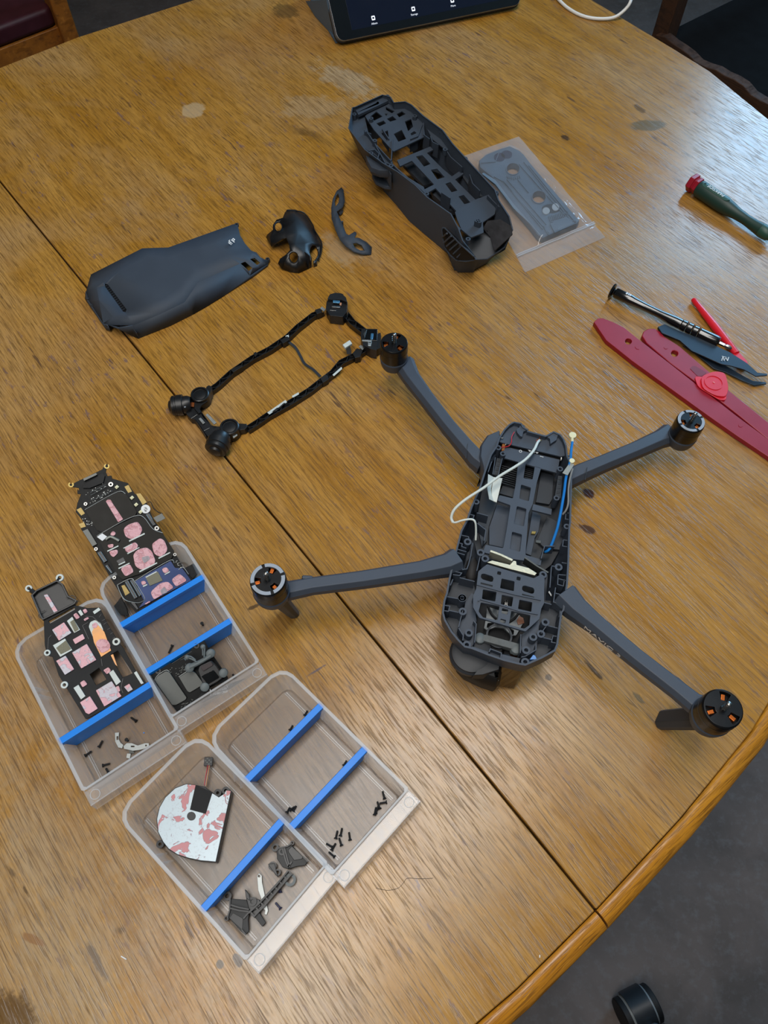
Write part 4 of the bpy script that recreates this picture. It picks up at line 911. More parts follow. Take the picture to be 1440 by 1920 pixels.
# rack like battery contacts on either side at the rear
for nm, q4, n in (('contact_rack', zt((575, 405), (615, 412), (595, 580), (540, 565)), 4), ('contact_rack', zt((1165, 575), (1205, 580), (1190, 790), (1130, 800)), 5)):
    o = pd(nm, dgrey, q4, .0440, .0100, .0003)
    for k in range(n):
        t0, t1 = (k+.18)/n, (k+.86)/n; A, B_, C_, D_ = [Vector(x) for x in q4]
        qq = [A.lerp(D_, t0).lerp(B_.lerp(C_, t0), .2), A.lerp(D_, t0).lerp(B_.lerp(C_, t0), .85), A.lerp(D_, t1).lerp(B_.lerp(C_, t1), .85), A.lerp(D_, t1).lerp(B_.lerp(C_, t1), .2)]
        c_ = ppl(fd, MB(), [tuple(v) for v in qq], .0444, .0006).done('rack_cell', dgrey2, o)
pd('tail_clip', grey, zt((760, 130), (800, 100), (880, 130), (830, 150), (820, 200), (800, 195), (770, 160)), .0490, .0030); pd('tail_clip', grey, zt((1045, 190), (1110, 150), (1165, 180), (1150, 230), (1090, 270), (1085, 220)), .0490, .0030)
pd('metal_pin', steel, zt((590, 200), (640, 208), (636, 216), (590, 210)), .0480, .0012); pd('metal_pin', steel, zt((1240, 370), (1278, 378), (1275, 386), (1238, 380)), .0480, .0012)
pd('amber_sensor', mat('amber_part', srgb(150, 90, 30), .4), zt((625, 270), (655, 265), (650, 330), (620, 335)), .0440, .0015)
pd('painted_glint_sliver', white, zt((658, 250), (668, 252), (666, 272), (656, 270)), .0450, .0020); pd('painted_glint_sliver', white, zt((1192, 395), (1203, 397), (1200, 420), (1190, 418)), .0450, .0020)  # white slivers painted in as small bright glints
# shielding foil strips and tape
foil = mat('crumpled_foil', srgb(200, 198, 176), .45, metal=.55, bump=1., bscale=500)
pd('shielding_strip', foil, zm((478, 535), (530, 518), (700, 560), (735, 520), (760, 525), (765, 560), (880, 590), (960, 640), (940, 662), (860, 640), (700, 600), (560, 560)), .0470, .0010)
b = MB(); b.wall(fd.L(zm((512, 425), (620, 465), (725, 515)), .048), .0016, .038, .0478, closed=False); b.done('shielding_strip', foil, dr)
b = MB(); b.wall(fd.L(zm((845, 490), (960, 570), (1070, 635)), .048), .0012, .038, .0480, closed=False); b.done('shielding_strip', shield, dr)
tp = mat('silver_white_tape', srgb(214, 216, 206), .5, bump=.8, bscale=350)
t1_ = [fd.w(*q, z) for q, z in zip(zt((490, 560), (545, 590), (520, 700), (560, 830), (500, 800), (482, 700)), (.050, .045, .044, .044, .050, .050))]
b = MB(); b.loft([t1_, [p-Vector((0, 0, .0006)) for p in t1_]]); b.done('tape', tp, dr)
t2_ = [fd.w(*q, .0455) for q in zt((545, 590), (628, 600), (572, 832), (530, 815), (525, 700))]
b = MB(); b.loft([t2_, [p-Vector((0, 0, .0006)) for p in t2_]]); b.done('tape', tp, dr)
# wires
def wire(name, m, pts, zs, r, sub=6, par=dr): return MB().tube([fd.w(*q, z) for q, z in zip(pts, zs)], r, 8, sub).done(name, m, par)
wire('white_cable', wirewhite, zt((985, 235), (965, 260), (930, 330), (850, 420), (740, 495), (600, 580), (450, 690), (280, 800), (170, 895), (135, 975), (150, 1025)), (.047, .050, .053, .056, .058, .059, .059, .057, .054, .050, .048), .00115)
wire('white_cable', wirewhite, zm((150, 150), (180, 152), (250, 130), (330, 122), (365, 150), (373, 230), (370, 322)), (.048, .049, .052, .053, .052, .046, .040), .0008)
for q, m_ in ((zt((985, 235), (975, 225), (962, 228)), copper), (zt((985, 235), (985, 215), (992, 203)), copper), (zt((985, 235), (995, 238), (1004, 230)), gold), (zt((980, 240), (966, 240), (955, 236)), wirered)): wire('bare_strand', m_, q, (.047, .048, .048), .0003, 3)
wire('blue_cable', wireblue, zt((1302, 250), (1290, 340), (1285, 420), (1270, 480), (1240, 600), (1222, 740), (1195, 900), (1170, 1025)) + zm((1150, 230), (1100, 370), (1070, 420), (1038, 436)), (.056, .056, .055, .055, .054, .053, .052, .051, .049, .045, .043, .040), .0011)
wire('grey_cable', wiregrey, zt((1305, 510), (1280, 600), (1265, 700), (1262, 840), (1240, 910), (1208, 948)), (.054, .054, .053, .052, .050, .047), .0008)
wire('red_cable', wirered, zt((742, 155), (718, 200), (715, 250), (695, 285), (655, 298), (612, 302)), (.048, .050, .050, .049, .047, .045), .0004)
p = fd.w(*zt((1303, 190))[0], .056); p2 = fd.w(*zt((1300, 250))[0], .056)
b = MB(); b.lathe(p, [(.0030, -.0012), (.0032, 0), (.0030, .0012), (.0017, .0014)], seg=20); b.tube([p, p2], .0012, 8, 1); b.done('coax_plug', cream, dr)
p = fd.w(*zt((1297, 436))[0], .056); MB().lathe(p, [(.0021, -.001), (.0022, .001), (.0014, .0012)], seg=16).done('coax_plug', cream, dr)
pd('foil_tag', mat('foil_tag_grey', srgb(150, 150, 142), .5, metal=.4, bump=.8, bscale=700), zt((1278, 448), (1322, 465), (1258, 572), (1205, 548)), .0560, .0008)
pd('blue_clip', mat('pale_blue_plastic', srgb(92, 140, 200), .4), zl((890, 702), (925, 655), (945, 665), (962, 702)), .0460, .0050, 0)
pd('metal_clip', steel, zm((1068, 822), (1080, 808), (1105, 850), (1098, 868)), .0440, .002); pd('metal_clip', shield, zm((950, 320), (1000, 325), (1000, 352), (948, 345)), .0400, .0020)
pd('connector', gold, zm((912, 235), (955, 238), (945, 262), (905, 258)), .0355, .0020)
b = MB(); p = fd.q(*zm((335, 590))[0], .040); b.ball((p.x, p.y, .036), .0068, (1.7, .75, 1.), 20); b.done('mesh_cover', mat('woven_black', srgb(40, 38, 38), .7, bump=1., bscale=1500), dr)

# arms ----------------------------------------------------------------
def arm(name, cpx, hw, hh, par=dr):
    """cpx: (px, py, z) along the centre; eight sided section"""
    pts = [P(a, b_, z) for a, b_, z in cpx]; rings = []
    n = len(pts)
    for i, p in enumerate(pts):
        t = (pts[min(n-1, i+1)]-pts[max(0, i-1)]); t.z *= .3; t.normalize(); s = Vector((0, 0, 1)).cross(t).normalized(); u = t.cross(s)
        w_, h_ = hw[i], hh[i]
        rings.append([fd.Mi @ (p+s*(a*w_)+u*(c*h_)) for a, c in ((-1, -.45), (-.55, -1), (.55, -1), (1, -.45), (1, .35), (.62, .95), (-.62, .95), (-1, .35))])
    return MB().loft(rings).done(name, grey, par, bev=.0006, smooth=25, seg=2)
arm('arm', [(757, 682, .030), (772, 710, .032), (800, 748, .033), (840, 800, .033), (872, 838, .033), (893, 862, .032), (905, 872, .030)], [.0100, .0078, .0068, .0066, .0070, .0078, .0080], [.0085, .0075, .0075, .0080, .0085, .0090, .0100])
arm('arm', [(1256, 815, .030), (1236, 824, .032), (1190, 845, .033), (1130, 870, .033), (1092, 886, .032), (1062, 900, .030)], [.0100, .0078, .0070, .0070, .0076, .0080], [.0085, .0075, .0078, .0080, .0085, .0090])
arm('arm', [(527, 1107, .052), (545, 1107, .052), (585, 1099, .052), (680, 1087, .050), (790, 1070, .046), (838, 1060, .044), (856, 1052, .042)], [.0090, .0070, .0064, .0066, .0072, .0088, .0100], [.0070, .0065, .0065, .0070, .0078, .0095, .0110])
arm('arm', [(1325, 1330, .052), (1300, 1318, .052), (1268, 1292, .052), (1190, 1232, .050), (1115, 1170, .047), (1080, 1142, .044), (1056, 1118, .042)], [.0090, .0072, .0066, .0066, .0072, .0090, .0110], [.0070, .0065, .0065, .0070, .0078, .0095, .0120])
b = MB()                                                 # shoulder of the rear left arm
l = fd.L(zt((410, 300), (425, 270), (480, 190), (600, 145), (610, 250), (560, 400), (455, 560), (430, 510), (400, 400)), .040)
b.loft([[p.to_3d()+Vector((0, 0, z)) for p in insd(l, d)] for d, z in ((.004, .016), (.0005, .022), (0, .040), (.0015, .0425))]); b.done('arm_shoulder', grey, dr, bev=.0004)
b = MB(); p = P(893, 858, .033); q = P(876, 836, .033)
for nm, px0, px1, z, rr_ in (('arm_seam', (866, 838), (872, 826), .041, 0),): pass
for a0, a1, z in (((873, 860), (877, 832), .0412), ((1097, 900), (1101, 876), .0412)):
    b.wall([fd.w(*a0, z).to_2d(), fd.w(*a1, z).to_2d()], .0004, z-.0012, z+.0002, closed=False)
b.done('arm_joint_line', dgrey2, dr)
MB().box(fd.w(577, 1086, .0535), (.0035, .0085, .008), rz=.05).done('arm_antenna_bump', grey, dr, bev=.001)
MB().box(fd.w(1273, 1283, .0500), (.009, .0040, .009), rz=.9).done('arm_antenna_bump', grey, dr, bev=.001)
# writing on the side of the front right arm
p0, p1 = P(1111, 1183, .0455), P(1163, 1226, .0455)
xa = (p1-p0).normalized(); na = Vector((xa.y, -xa.x, 0)); na = na if na.dot(Vector((-1, -1, 0))) > 0 else -na
ua = (Vector((0, 0, 1))); M = Matrix((xa, ua, na)).transposed().to_4x4(); M.translation = (P(1115, 1170, .0472)+P(1166, 1212, .0490))/2 + na*.0074 + Vector((0, 0, .0002))
armR = [o for o in dr.children if o.name.startswith('arm') and not o.name.startswith('arm_')][-1]
tt = txt('MAVIC 3', .0052, 'printed_lettering', printg, dr, (0, 0, 0), (0, 0, 0), ext=.00012, sx=1.7)
tt.matrix_basis = fd.Mi @ M @ Matrix.Diagonal((1.7, 1, 1, 1))
# motors
def motor(px, py, z, r, pale, nm_mount=True):
    c = P(px, py, z); c = fd.Mi @ c; m = bpy.data.objects.new('motor', None); C.objects.link(m); m.parent = dr; m.location = (c.x, c.y, z); H_ = .0185
    b = MB(); b.lathe((0, 0, -H_), [(r*.8, 0), (r, .0006), (r, H_-.0022), (r*.975, H_-.0006), (r*.93, H_-.0001), (r*.93, H_-.0016), (r*.90, H_-.0016), (r*.90, .003), (.0015, .003)], seg=40) ; b.ring((0, 0, -H_*.46), r*1.012, r*.99, .0006, 40); b.done('bell', motorm, m, smooth=40)
    kid = []
    for k in range(3):
        a0 = k*2*math.pi/3+.5; kid.append([((r*(.70 if pale else .84) if j < 5 else r*.40)*math.cos(a0+(j if j < 5 else 9-j)*.17), (r*(.70 if pale else .84) if j < 5 else r*.40)*math.sin(a0+(j if j < 5 else 9-j)*.17)) for j in range(10)])
    MB().plate(circ(0, 0, r*.93, 36), -.0012, -.0001, kid).done('top_plate', motorm, m, bev=.0002)
    b = MB(); b.cyl((0, 0, -.0080), r*.9, .0020, seg=30); b.done('stator', matblack, m)
    for k in range(9):
        a = k*2*math.pi/9+.2; MB().box((r*.60*math.cos(a), r*.60*math.sin(a), -.0032), (r*.34, .0030, .0030), rz=a).done('winding', copper, m, bev=.0005)
    if pale:
        for k in range(4): MB().arc((0, 0, 0), r*.94, r*.74, .0003, k*math.pi/2+.10+.5, k*math.pi/2+1.47+.5).done('pale_ring_segment', ringm, m)
    b = MB(); b.cyl((0, 0, -.001), .0013, .0110, seg=14); b.ball((0, 0, .0104), .0017, (1, 1, .55), 12); b.done('shaft', steel, m)
    b = MB(); b.tube([(.0019*math.cos(t*.7), .0019*math.sin(t*.7), .0004+t*.00026) for t in range(32)], .0003, 5, 1); b.done('spring', steel, m)
    return c
for (px_, py_, z_, r_, pl) in ((502, 1086, .080, .0132, 1), (1356, 1328, .080, .0134, 0), (739, 642, .060, .0124, 0), (1296, 789, .060, .0118, 1)):
    c = motor(px_, py_, z_, r_, pl); b = MB()
    b.lathe((c.x, c.y, z_-.0310), [(r_*.55, 0), (r_*.88, .0012), (r_*.98, .005), (r_*1.04, .0115), (r_*.98, .0128)], seg=36); b.done('motor_mount', grey, dr)
# front landing legs
def leg(pt, pb, w0, w1, t0, t1):
    a, b_ = fd.Mi @ pt, fd.Mi @ pb; d = (b_-a); h = Vector((d.x, d.y, 0)).normalized(); s = Vector((-h.y, h.x, 0)); rings = []
    for k in range(6):
        t = k/5; p = a.lerp(b_, t); w_ = w0+(w1-w0)*t; tt_ = t0+(t1-t0)*t
        rings.append([p+s*(w_*cx_)+h*(tt_*cy_) for cx_, cy_ in ((-1, -.3), (-.6, -1), (.6, -1), (1, -.3), (1, .4), (.6, 1), (-.6, 1), (-1, .4))])
    return MB().loft(rings).done('landing_leg', dgrey, dr, bev=.0006)
leg(P(516, 1118, .050), P(546, 1147, .0003), .0095, .0072, .0065, .0045)
leg(P(1338, 1345, .050), P(1243, 1350, .0003), .0095, .0080, .0065, .0050)
# camera under the nose
zk = zl
cp = Frame(fd.o, ax)
body = fd.L(zk((200, 570), (170, 640), (155, 690), (185, 770), (260, 850), (430, 930), (560, 972), (600, 940), (640, 740), (660, 600), (500, 560)), .024)
b = MB(); b.loft([[p.to_3d()+Vector((0, 0, z)) for p in l] for l, z in ((insd(body, .005), .002), (insd(body, .0015), .008), (body, .024), (insd(body, .002), .031), (insd(body, .0045), .034))]); b.done('camera_body', matblack, dr, bev=.0008, smooth=25)
gt = [fd.w(*q, z) for q, z in zip(zk((618, 690), (850, 700), (850, 762), (622, 742)), (.036, .036, .035, .036))]
gbt = [fd.w(*q, z) for q, z in zip(zk((738, 988), (596, 965)), (.004, .005))]
b = MB(); b.loft([[gt[3], gt[2], gbt[0], gbt[1]], [p+Vector((-.004, 0, -.001)) for p in (gt[0], gt[1], Vector((gt[1].x, gt[1].y, .004)), Vector((gt[0].x, gt[0].y, .004)))]]); b.done('camera_glass', mat('brown_sheen_glass', srgb(26, 14, 7), .04, spec=1., coat=1.), dr, bev=.0003, smooth=15)  # brown tint paints the table's reflection into the black glass
b = MB(); b.loft([gt, [p-Vector((0, 0, .004)) for p in gt]]); b.done('camera_roof', matblack, dr, bev=.0004)
gq = [fd.w(*q, z) for q, z in zip(zk((596, 820), (620, 700), (596, 966), (560, 960)), (.036, .0375, .0125, .0135))]
b = MB(); b.loft([gq, [p-Vector((0, 0, .006)) for p in gq]]); b.done('glass_edge', gloss, dr)
gq = [fd.w(*q, .0300) for q in zk((580, 876), (592, 876), (590, 908), (578, 908))]
b = MB(); b.loft([gq, [p-Vector((0, 0, .002)) for p in gq]]); b.done('print_mark', printw, dr)
p = fd.w(*zk((330, 650))[0], .033); b = MB(); b.lathe((p.x, p.y, .030), [(.0165, 0), (.0165, .0035), (.0150, .0050), (.0148, .0062), (.0120, .0070), (.0040, .0072)], seg=40); b.done('camera_drum', dgrey2, dr)
upm = fd.L(zk((330, 870), (380, 780), (500, 690), (620, 700), (606, 820), (440, 875)), .0345); b = MB(); b.loft([[p.to_3d()+Vector((0, 0, z)) for p in l] for l, z in ((upm, .030), (insd(upm, .0015), .0365))]); b.done('camera_top', dgrey2, dr, bev=.0004)
MB().cyl(fd.w(*zk((275, 762))[0], .0335), .0012, .003, seg=12).done('pin_hole', gloss, dr)

# ================================================================ OPEN LOWER SHELL
fs = Frame(P(800, 350, 0), P(880, 470, 0)-P(690, 200, 0))
sh = thing('drone_shell', 'empty grey drone body shell with lattice floor, open side up, beside the plastic bag', 'shell', fs)
z4, z5, z6 = Z(600, 150, 3.6), Z(640, 170, 6.5455), Z(740, 320, 6.0)
Rpx = z4((190, 325), (215, 185), (235, 180), (420, 97), (478, 112), (500, 150), (575, 143), (620, 165), (700, 240), (830, 335), (900, 430), (1010, 550), (1185, 740), (1210, 810), (1282, 920), (1305, 1010), (1250, 1130), (1130, 1210), (1046, 1215), (1040, 1180), (960, 1085), (930, 1000), (880, 905), (720, 792), (640, 710), (520, 620), (420, 560), (300, 470))
HZ = [.047]*len(Rpx)
for i, (x, y) in enumerate(Rpx):
    pass
for i in (15, 16, 17): HZ[i] = (.040, .022, .012)[i-15]
HZ[18] = .018; HZ[19] = .034
Bpx = {0: (310, 560), 27: (330, 590), 26: (400, 690), 25: (430, 750), 24: (520, 850), 23: (600, 950), 22: (740, 1070), 21: (860, 1170), 20: (885, 1235), 19: (905, 1285), 18: (1010, 1300), 17: (1130, 1235)}
top = [fs.w(*q, z) for q, z in zip(Rpx, HZ)]; ctr = sum(top, Vector())/len(top)
bot = []
for i, t_ in enumerate(top):
    if i in Bpx: q = fs.w(*z4(Bpx[i])[0], .0006)
    else: q = Vector((ctr.x+(t_.x-ctr.x)*(.96 if t_.x < ctr.x else .84), ctr.y+(t_.y-ctr.y)*.74, .0006))
    bot.append(q)
bot[0] = bot[27]*.5+Vector((ctr.x+(top[0].x-ctr.x)*.8, ctr.y+(top[0].y-ctr.y)*.7, .0006))*.5
def ins3(l, d):
    o = insd([p.to_2d() for p in l], d); return [Vector((a.x, a.y, p.z)) for a, p in zip(o, l)]
mid = [a.lerp(b_, .45) for a, b_ in zip(top, bot)]; mid = ins3(mid, -.001)
b = MB(); b.loft([ins3(top, .0013), top, mid, bot, ins3(bot, .0013), ins3(mid, .0013)], cap=False)
n_ = len(top)
ob = b.done('side_wall', shellgrey, sh, smooth=28)
def ps(name, m, pts, h, th, r=0., holes=(), bev=.0002): return ppl(fs, MB(), pts, h, th, holes, r).done(name, m, sh, bev=bev)
ps('rear_floor', shellgrey, z5((290, 310), (400, 215), (540, 150), (620, 150), (740, 185), (890, 210), (1010, 380), (1030, 560), (640, 745), (560, 660), (400, 480)), .0385, .0016, 0,
   [z5(*h) for h in (((350, 320), (430, 255), (505, 315), (405, 365)), ((430, 400), (520, 365), (548, 400), (470, 435)), ((545, 195), (655, 250), (620, 275), (550, 235)), ((530, 280), (570, 280), (550, 305)), ((558, 345), (630, 310), (678, 355), (600, 378)),
    ((680, 285), (745, 250), (790, 285), (710, 325)), ((780, 375), (855, 345), (880, 440), (820, 495)), ((490, 520), (570, 485), (580, 560), (560, 610)), ((645, 530), (740, 480), (795, 590), (700, 625)), ((850, 525), (895, 495), (925, 520), (860, 550)))])
lo_ = z5((640, 740), (1060, 575)) ; 
ladp = z4((530, 560), (560, 530), (740, 450), (760, 465), (730, 490), (1050, 800), (1050, 830), (905, 890), (895, 870), (720, 700), (570, 545))
ps('centre_frame', shellgrey, z4((520, 540), (590, 512), (745, 448), (765, 470), (722, 492), (830, 600), (890, 650), (945, 612), (970, 632), (912, 672), (1055, 812), (925, 890), (780, 730), (725, 762), (695, 742), (770, 705), (620, 545), (540, 582)), .0330, .0020, .0006,
   [z4(*h) for h in (((648, 516), (690, 506), (746, 566), (702, 584)), ((748, 606), (790, 598), (842, 656), (792, 670)), ((846, 700), (880, 688), (928, 746), (888, 757)), ((935, 786), (970, 775), (1015, 826), (975, 838)))], bev=.0003)
ps('front_plate', shellgrey, z4((910, 890), (1050, 805), (1150, 768), (1195, 830), (1180, 905), (1100, 960), (1105, 1030), (1020, 1062), (955, 1010), (925, 940)), .0360, .0018, .0010, bev=.0003)
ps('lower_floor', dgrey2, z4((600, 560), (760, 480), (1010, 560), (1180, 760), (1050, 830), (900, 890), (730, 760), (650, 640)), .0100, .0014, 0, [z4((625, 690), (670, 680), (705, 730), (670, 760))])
ps('inner_duct', dgrey, z4((745, 720), (800, 730), (940, 880), (880, 880), (760, 770)), .0260, .0060); ps('inner_duct', dgrey, z4((560, 570), (640, 550), (770, 690), (700, 710), (650, 660)), .0180, .0040)
pts_ = [fs.w(*q, z) for q, z in zip(z4((955, 1060), (1010, 1050), (1105, 1030), (1120, 1010), (1290, 1040), (1250, 1140), (1120, 1215), (1046, 1210), (960, 1090)), (.020, .020, .024, .024, .030, .012, .008, .010, .020))]
b = MB(); b.loft([pts_, [p-Vector((0, 0, .0014)) for p in pts_]]); b.done('nose_floor', dgrey, sh)
pts_ = [fs.w(*q, z) for q, z in zip(z4((1100, 1000), (1130, 950), (1220, 940), (1290, 985), (1300, 1040), (1180, 1150), (1150, 1060)), (.030, .036, .042, .044, .038, .022, .026))]
b = MB(); b.loft([pts_, [p-Vector((0, 0, .0012)) for p in pts_]]); b.done('nose_lining', mat('rough_black_plastic', srgb(40, 40, 44), .7, var=.4, vscale=150, bump=1., bscale=250), sh)
ps('painted_nose_shadow', matblack, z4((1105, 985), (1220, 945), (1230, 985), (1130, 1020)), .0300, .0010)  # flat black sheet painted in as the shade inside the nose
# inner ledges and ribs
rs = [z4((300, 340), (330, 370), (370, 430), (440, 560), (480, 640)), z4((300, 350), (345, 365)), z4((380, 440), (490, 560)), z4((330, 480), (370, 470), (400, 500), (390, 530), (430, 570)), z4((440, 560), (480, 570), (475, 600)), z4((490, 400), (480, 560), (560, 640), (590, 670)), z4((700, 290), (700, 370), (740, 400)), z4((745, 380), (760, 420), (800, 440)),
      z4((850, 470), (880, 520), (960, 590)), z4((1010, 640), (1030, 700), (1080, 750)), z4((1040, 590), (1130, 720)), z4((820, 760), (880, 800)), z4((1130, 780), (1200, 850)), z4((240, 200), (440, 110)), z4((250, 240), (460, 150), (500, 165)), z4((420, 330), (465, 400)), z4((690, 300), (660, 380), (610, 400)), z4((880, 900), (900, 960), (950, 1010))]
for l in rs: MB().wall(fs.L(l, .0400), .0010, .024, .0405, closed=False).done('inner_rib', shellgrey, sh)
ps('side_ledge', shellgrey, z4((215, 260), (300, 240), (330, 370), (480, 560), (600, 660), (700, 720), (720, 775), (640, 700), (520, 610), (300, 460), (200, 340)), .0360, .0014)
ps('side_ledge', shellgrey, z4((620, 180), (700, 250), (830, 345), (890, 430), (860, 480), (760, 400), (700, 290), (610, 230), (540, 200), (570, 160)), .0360, .0014)
ps('side_ledge', dgrey, z4((860, 420), (1000, 560), (1170, 740), (1180, 770), (1060, 790), (940, 620), (830, 480)), .0290, .0014)
ps('tail_bracket', shellgrey, z4((235, 195), (430, 105), (460, 140), (260, 235)), .0430, .0030, 0, [circ(*z4((390, 155))[0], 2.6, 8), circ(*z4((232, 228))[0], .1, 4)])
for q in ((232, 232), (345, 260), (370, 410), (345, 495), (480, 580), (820, 350), (845, 470), (980, 530), (1060, 950), (1000, 1075), (1215, 850), (930, 1010), (1190, 760), (720, 770), (640, 245), (455, 110), (1075, 955)):
    p = fs.q(*z4(q)[0], .042); MB().ring((p.x, p.y, .036), .0026, .0012, .0065, 14).done('screw_post', shellgrey, sh)
# side vents cut like slanted louvres on the outer left wall
A0, A1 = Vector((835, 1000)), Vector((1025, 1190))
vp = [fs.w(*q, z) for q, z in zip(z4((830, 1005), (850, 1000), (945, 1100), (1045, 1190), (1045, 1215), (930, 1218), (850, 1130)), (.034, .036, .041, .042, .036, .022, .018))]
vn = (vp[2]-vp[0]).cross(vp[5]-vp[0]).normalized(); vn = vn if vn.z > 0 else -vn
b = MB(); b.loft([[p+vn*.0012 for p in vp], [p-vn*.0006 for p in vp]]); b.done('vent_recess', matblack, sh)
for (x0, y0, x1, y1) in ((840, 1060, 872, 1032), (848, 1098, 900, 1050), (868, 1120, 930, 1068), (890, 1145, 955, 1090), (915, 1170, 980, 1110), (940, 1195, 1005, 1130), (975, 1205, 1030, 1160)):
    za_, zb_ = .0245, .0395; p, q = fs.w(*z4((x0, y1*.0+y0))[0], za_), fs.w(*z4((x1, y1))[0], zb_)
    MB().tube([p+vn*.0026, q+vn*.0026], .0010, 6, 1).done('louvre', shellgrey, sh)
b = MB(); b.tube([p+vn*.001 for p in vp]+[vp[0]+vn*.001], .0008, 6, 2); b.done('vent_frame', shellgrey, sh)
cnr = [fs.w(*q, z) for q, z in zip(z4((930, 1220), (1045, 1215), (1010, 1300), (930, 1300), (890, 1255), (885, 1200)), (.024, .026, .001, .001, .002, .018))]
b = MB(); nn2 = Vector((-.3, -.6, .4)); b.loft([[p+Vector((0, 0, .0006)) for p in cnr], [p+Vector((.001, .004, -.0005)) for p in cnr]]); b.done('nose_corner', shellgrey, sh)
for l, z0_, z1_ in ((((310, 500), (420, 570), (470, 610), (400, 612), (340, 590), (315, 545)), .030, .040), (((350, 610), (440, 640), (520, 700), (530, 730), (440, 720), (375, 690), (352, 650)), .012, .018)):
    q_ = fs.L(z4(*l), z1_); b = MB(); b.loft([[p.to_3d()+Vector((0, 0, z)) for p in ll] for ll, z in ((insd(q_, .002), z0_), (q_, (z0_+z1_)/2), (insd(q_, .001), z1_))]); b.done('arm_socket', shellgrey, sh, bev=.0005)
from mathutils.geometry import delaunay_2d_cdt
def inside(p, l):
    c = False; n = len(l)
    for i in range(n):
        a, b_ = l[i], l[i-1]
        if (a[1] > p[1]) != (b_[1] > p[1]) and p[0] < (b_[0]-a[0])*(p[1]-a[1])/(b_[1]-a[1])+a[0]: c = not c
    return c
def skin(fr, name, m, par, loop, holes=(), inner=(), th=.0012, smooth=30, fac=1.):
    """curved sheet: loop / holes / inner are lists of ((px,py), z); thickness added downwards"""
    vs, es, L3 = [], [], []
    def add(l, closed=True):
        k = len(L3)
        for q, z in l: p = fr.w(*q, z); L3.append(p)
        n = len(L3)-k
        if closed: es.extend([(k+i, k+(i+1) % n) for i in range(n)])
        return [L3[k+i].to_2d() for i in range(n)]
    lo = add(loop); hs = [add(h) for h in holes]; add(inner, False)
    r = delaunay_2d_cdt([p.to_2d() for p in L3], es, [], 0, 1e-7)
    b = MB(); vv = []
    for p, org in zip(r[0], r[3]):
        z = L3[org[0]].z if org else 0; vv.append(b.bm.verts.new((p.x, p.y, z)))
    for f in r[2]:
        c = sum((r[0][i] for i in f), Vector((0, 0)))/len(f)
        if inside(c, lo) and not any(inside(c, h) for h in hs):
            try: b.bm.faces.new([vv[i] for i in f])
            except ValueError: pass
    for v in [v for v in b.bm.verts if not v.link_faces]: b.bm.verts.remove(v)
    bmesh.ops.recalc_face_normals(b.bm, faces=b.bm.faces)
    if sum(f.normal.z for f in b.bm.faces) < 0: bmesh.ops.reverse_faces(b.bm, faces=b.bm.faces)
    me = bpy.data.meshes.new(name); b.bm.to_mesh(me); b.bm.free()
    me.polygons.foreach_set('use_smooth', [True]*len(me.polygons)); me.set_sharp_from_angle(angle=math.radians(smooth))
    me.materials.append(m); o = bpy.data.objects.new(name, me); C.objects.link(o)
    if par is not None: o.parent = par
    s = o.modifiers.new('solid', 'SOLIDIFY'); s.thickness = th; s.offset = -1
    return o
def zz3(f, l): return [(f((x, y))[0], z) for x, y, z in l]
def hole3(f, cx_, cy_, rx, ry, z, n=16, ang=0):
    a = math.radians(ang)
    return [(f((cx_+rx*math.cos(t)*math.cos(a)-ry*math.sin(t)*math.sin(a), cy_+rx*math.cos(t)*math.sin(a)+ry*math.sin(t)*math.cos(a)))[0], z if not callable(z) else z(math.cos(t), math.sin(t))) for t in [2*math.pi*k/n for k in range(n)]]

# ================================================================ GREY TOP COVER
zq = Z(120, 380, 3.2727)
fcv = Frame(P(330, 530, 0), P(470, 460, 0)-P(210, 580, 0))
cv = thing('top_cover', 'dark grey plastic drone top cover with a white logo, lying across the table seam', 'cover', fcv)
ridge = [(1235, 375, .0040), (1180, 330, .0085), (1090, 368, .0150), (820, 490, .0185), (740, 612, .0190), (600, 680, .0185), (425, 752, .0150)]
base = [(1258, 365, .0004), (1210, 440, .0004), (1130, 470, .0006), (880, 640, .0006), (790, 685, .0006), (650, 755, .0006), (470, 832, .0006)]
far = [(270, 750, .0100), (240, 740, .0070), (150, 600, .0070), (135, 545, .0080), (165, 440, .0120), (480, 280, .0170), (560, 277, .0165), (640, 275, .0160), (1040, 132, .0130), (1066, 138, .0125), (1080, 200, .0125), (1110, 250, .0120), (1150, 295, .0110), (1180, 305, .0100)]
# top sheet
zr = lambda l: zz3(zq, l)
slot = zr([(252, 497, .0165), (268, 500, .0165), (384, 655, .0175), (378, 672, .0175), (362, 668, .0170), (250, 512, .0160)])
v1 = zr([(1082, 372, .0150), (1112, 360, .0140), (1158, 400, .0095), (1135, 420, .0085)]); v2 = zr([(1140, 345, .0125), (1170, 338, .0110), (1205, 368, .0072), (1185, 383, .0075)])
loop = zr([(1258, 362, .0030)]) + zr([(1236, 392, .0045), (1145, 432, .0065), (1090, 374, .0152)])
tops = zr([(1258, 362, .0035), (1250, 378, .0030), (1200, 405, .0040), (1140, 450, .0045), (1075, 376, .0155), (820, 490, .0185), (740, 612, .0190), (600, 680, .0185), (425, 752, .0150)] + far + [(1205, 335, .0090)])
inn = zr([(240, 490, .0180), (200, 520, .0150), (390, 695, .0182), (300, 700, .0140), (520, 330, .0183), (640, 430, .0188), (900, 260, .0155), (800, 400, .0180), (500, 520, .0190), (600, 590, .0191), (1000, 320, .0155), (340, 420, .0178), (700, 520, .0190), (215, 600, .0165), (180, 500, .0140), (640, 340, .0178)])
skin(fcv, 'top_panel', shellgrey, cv, tops, [slot, v1, v2], inn, smooth=16)
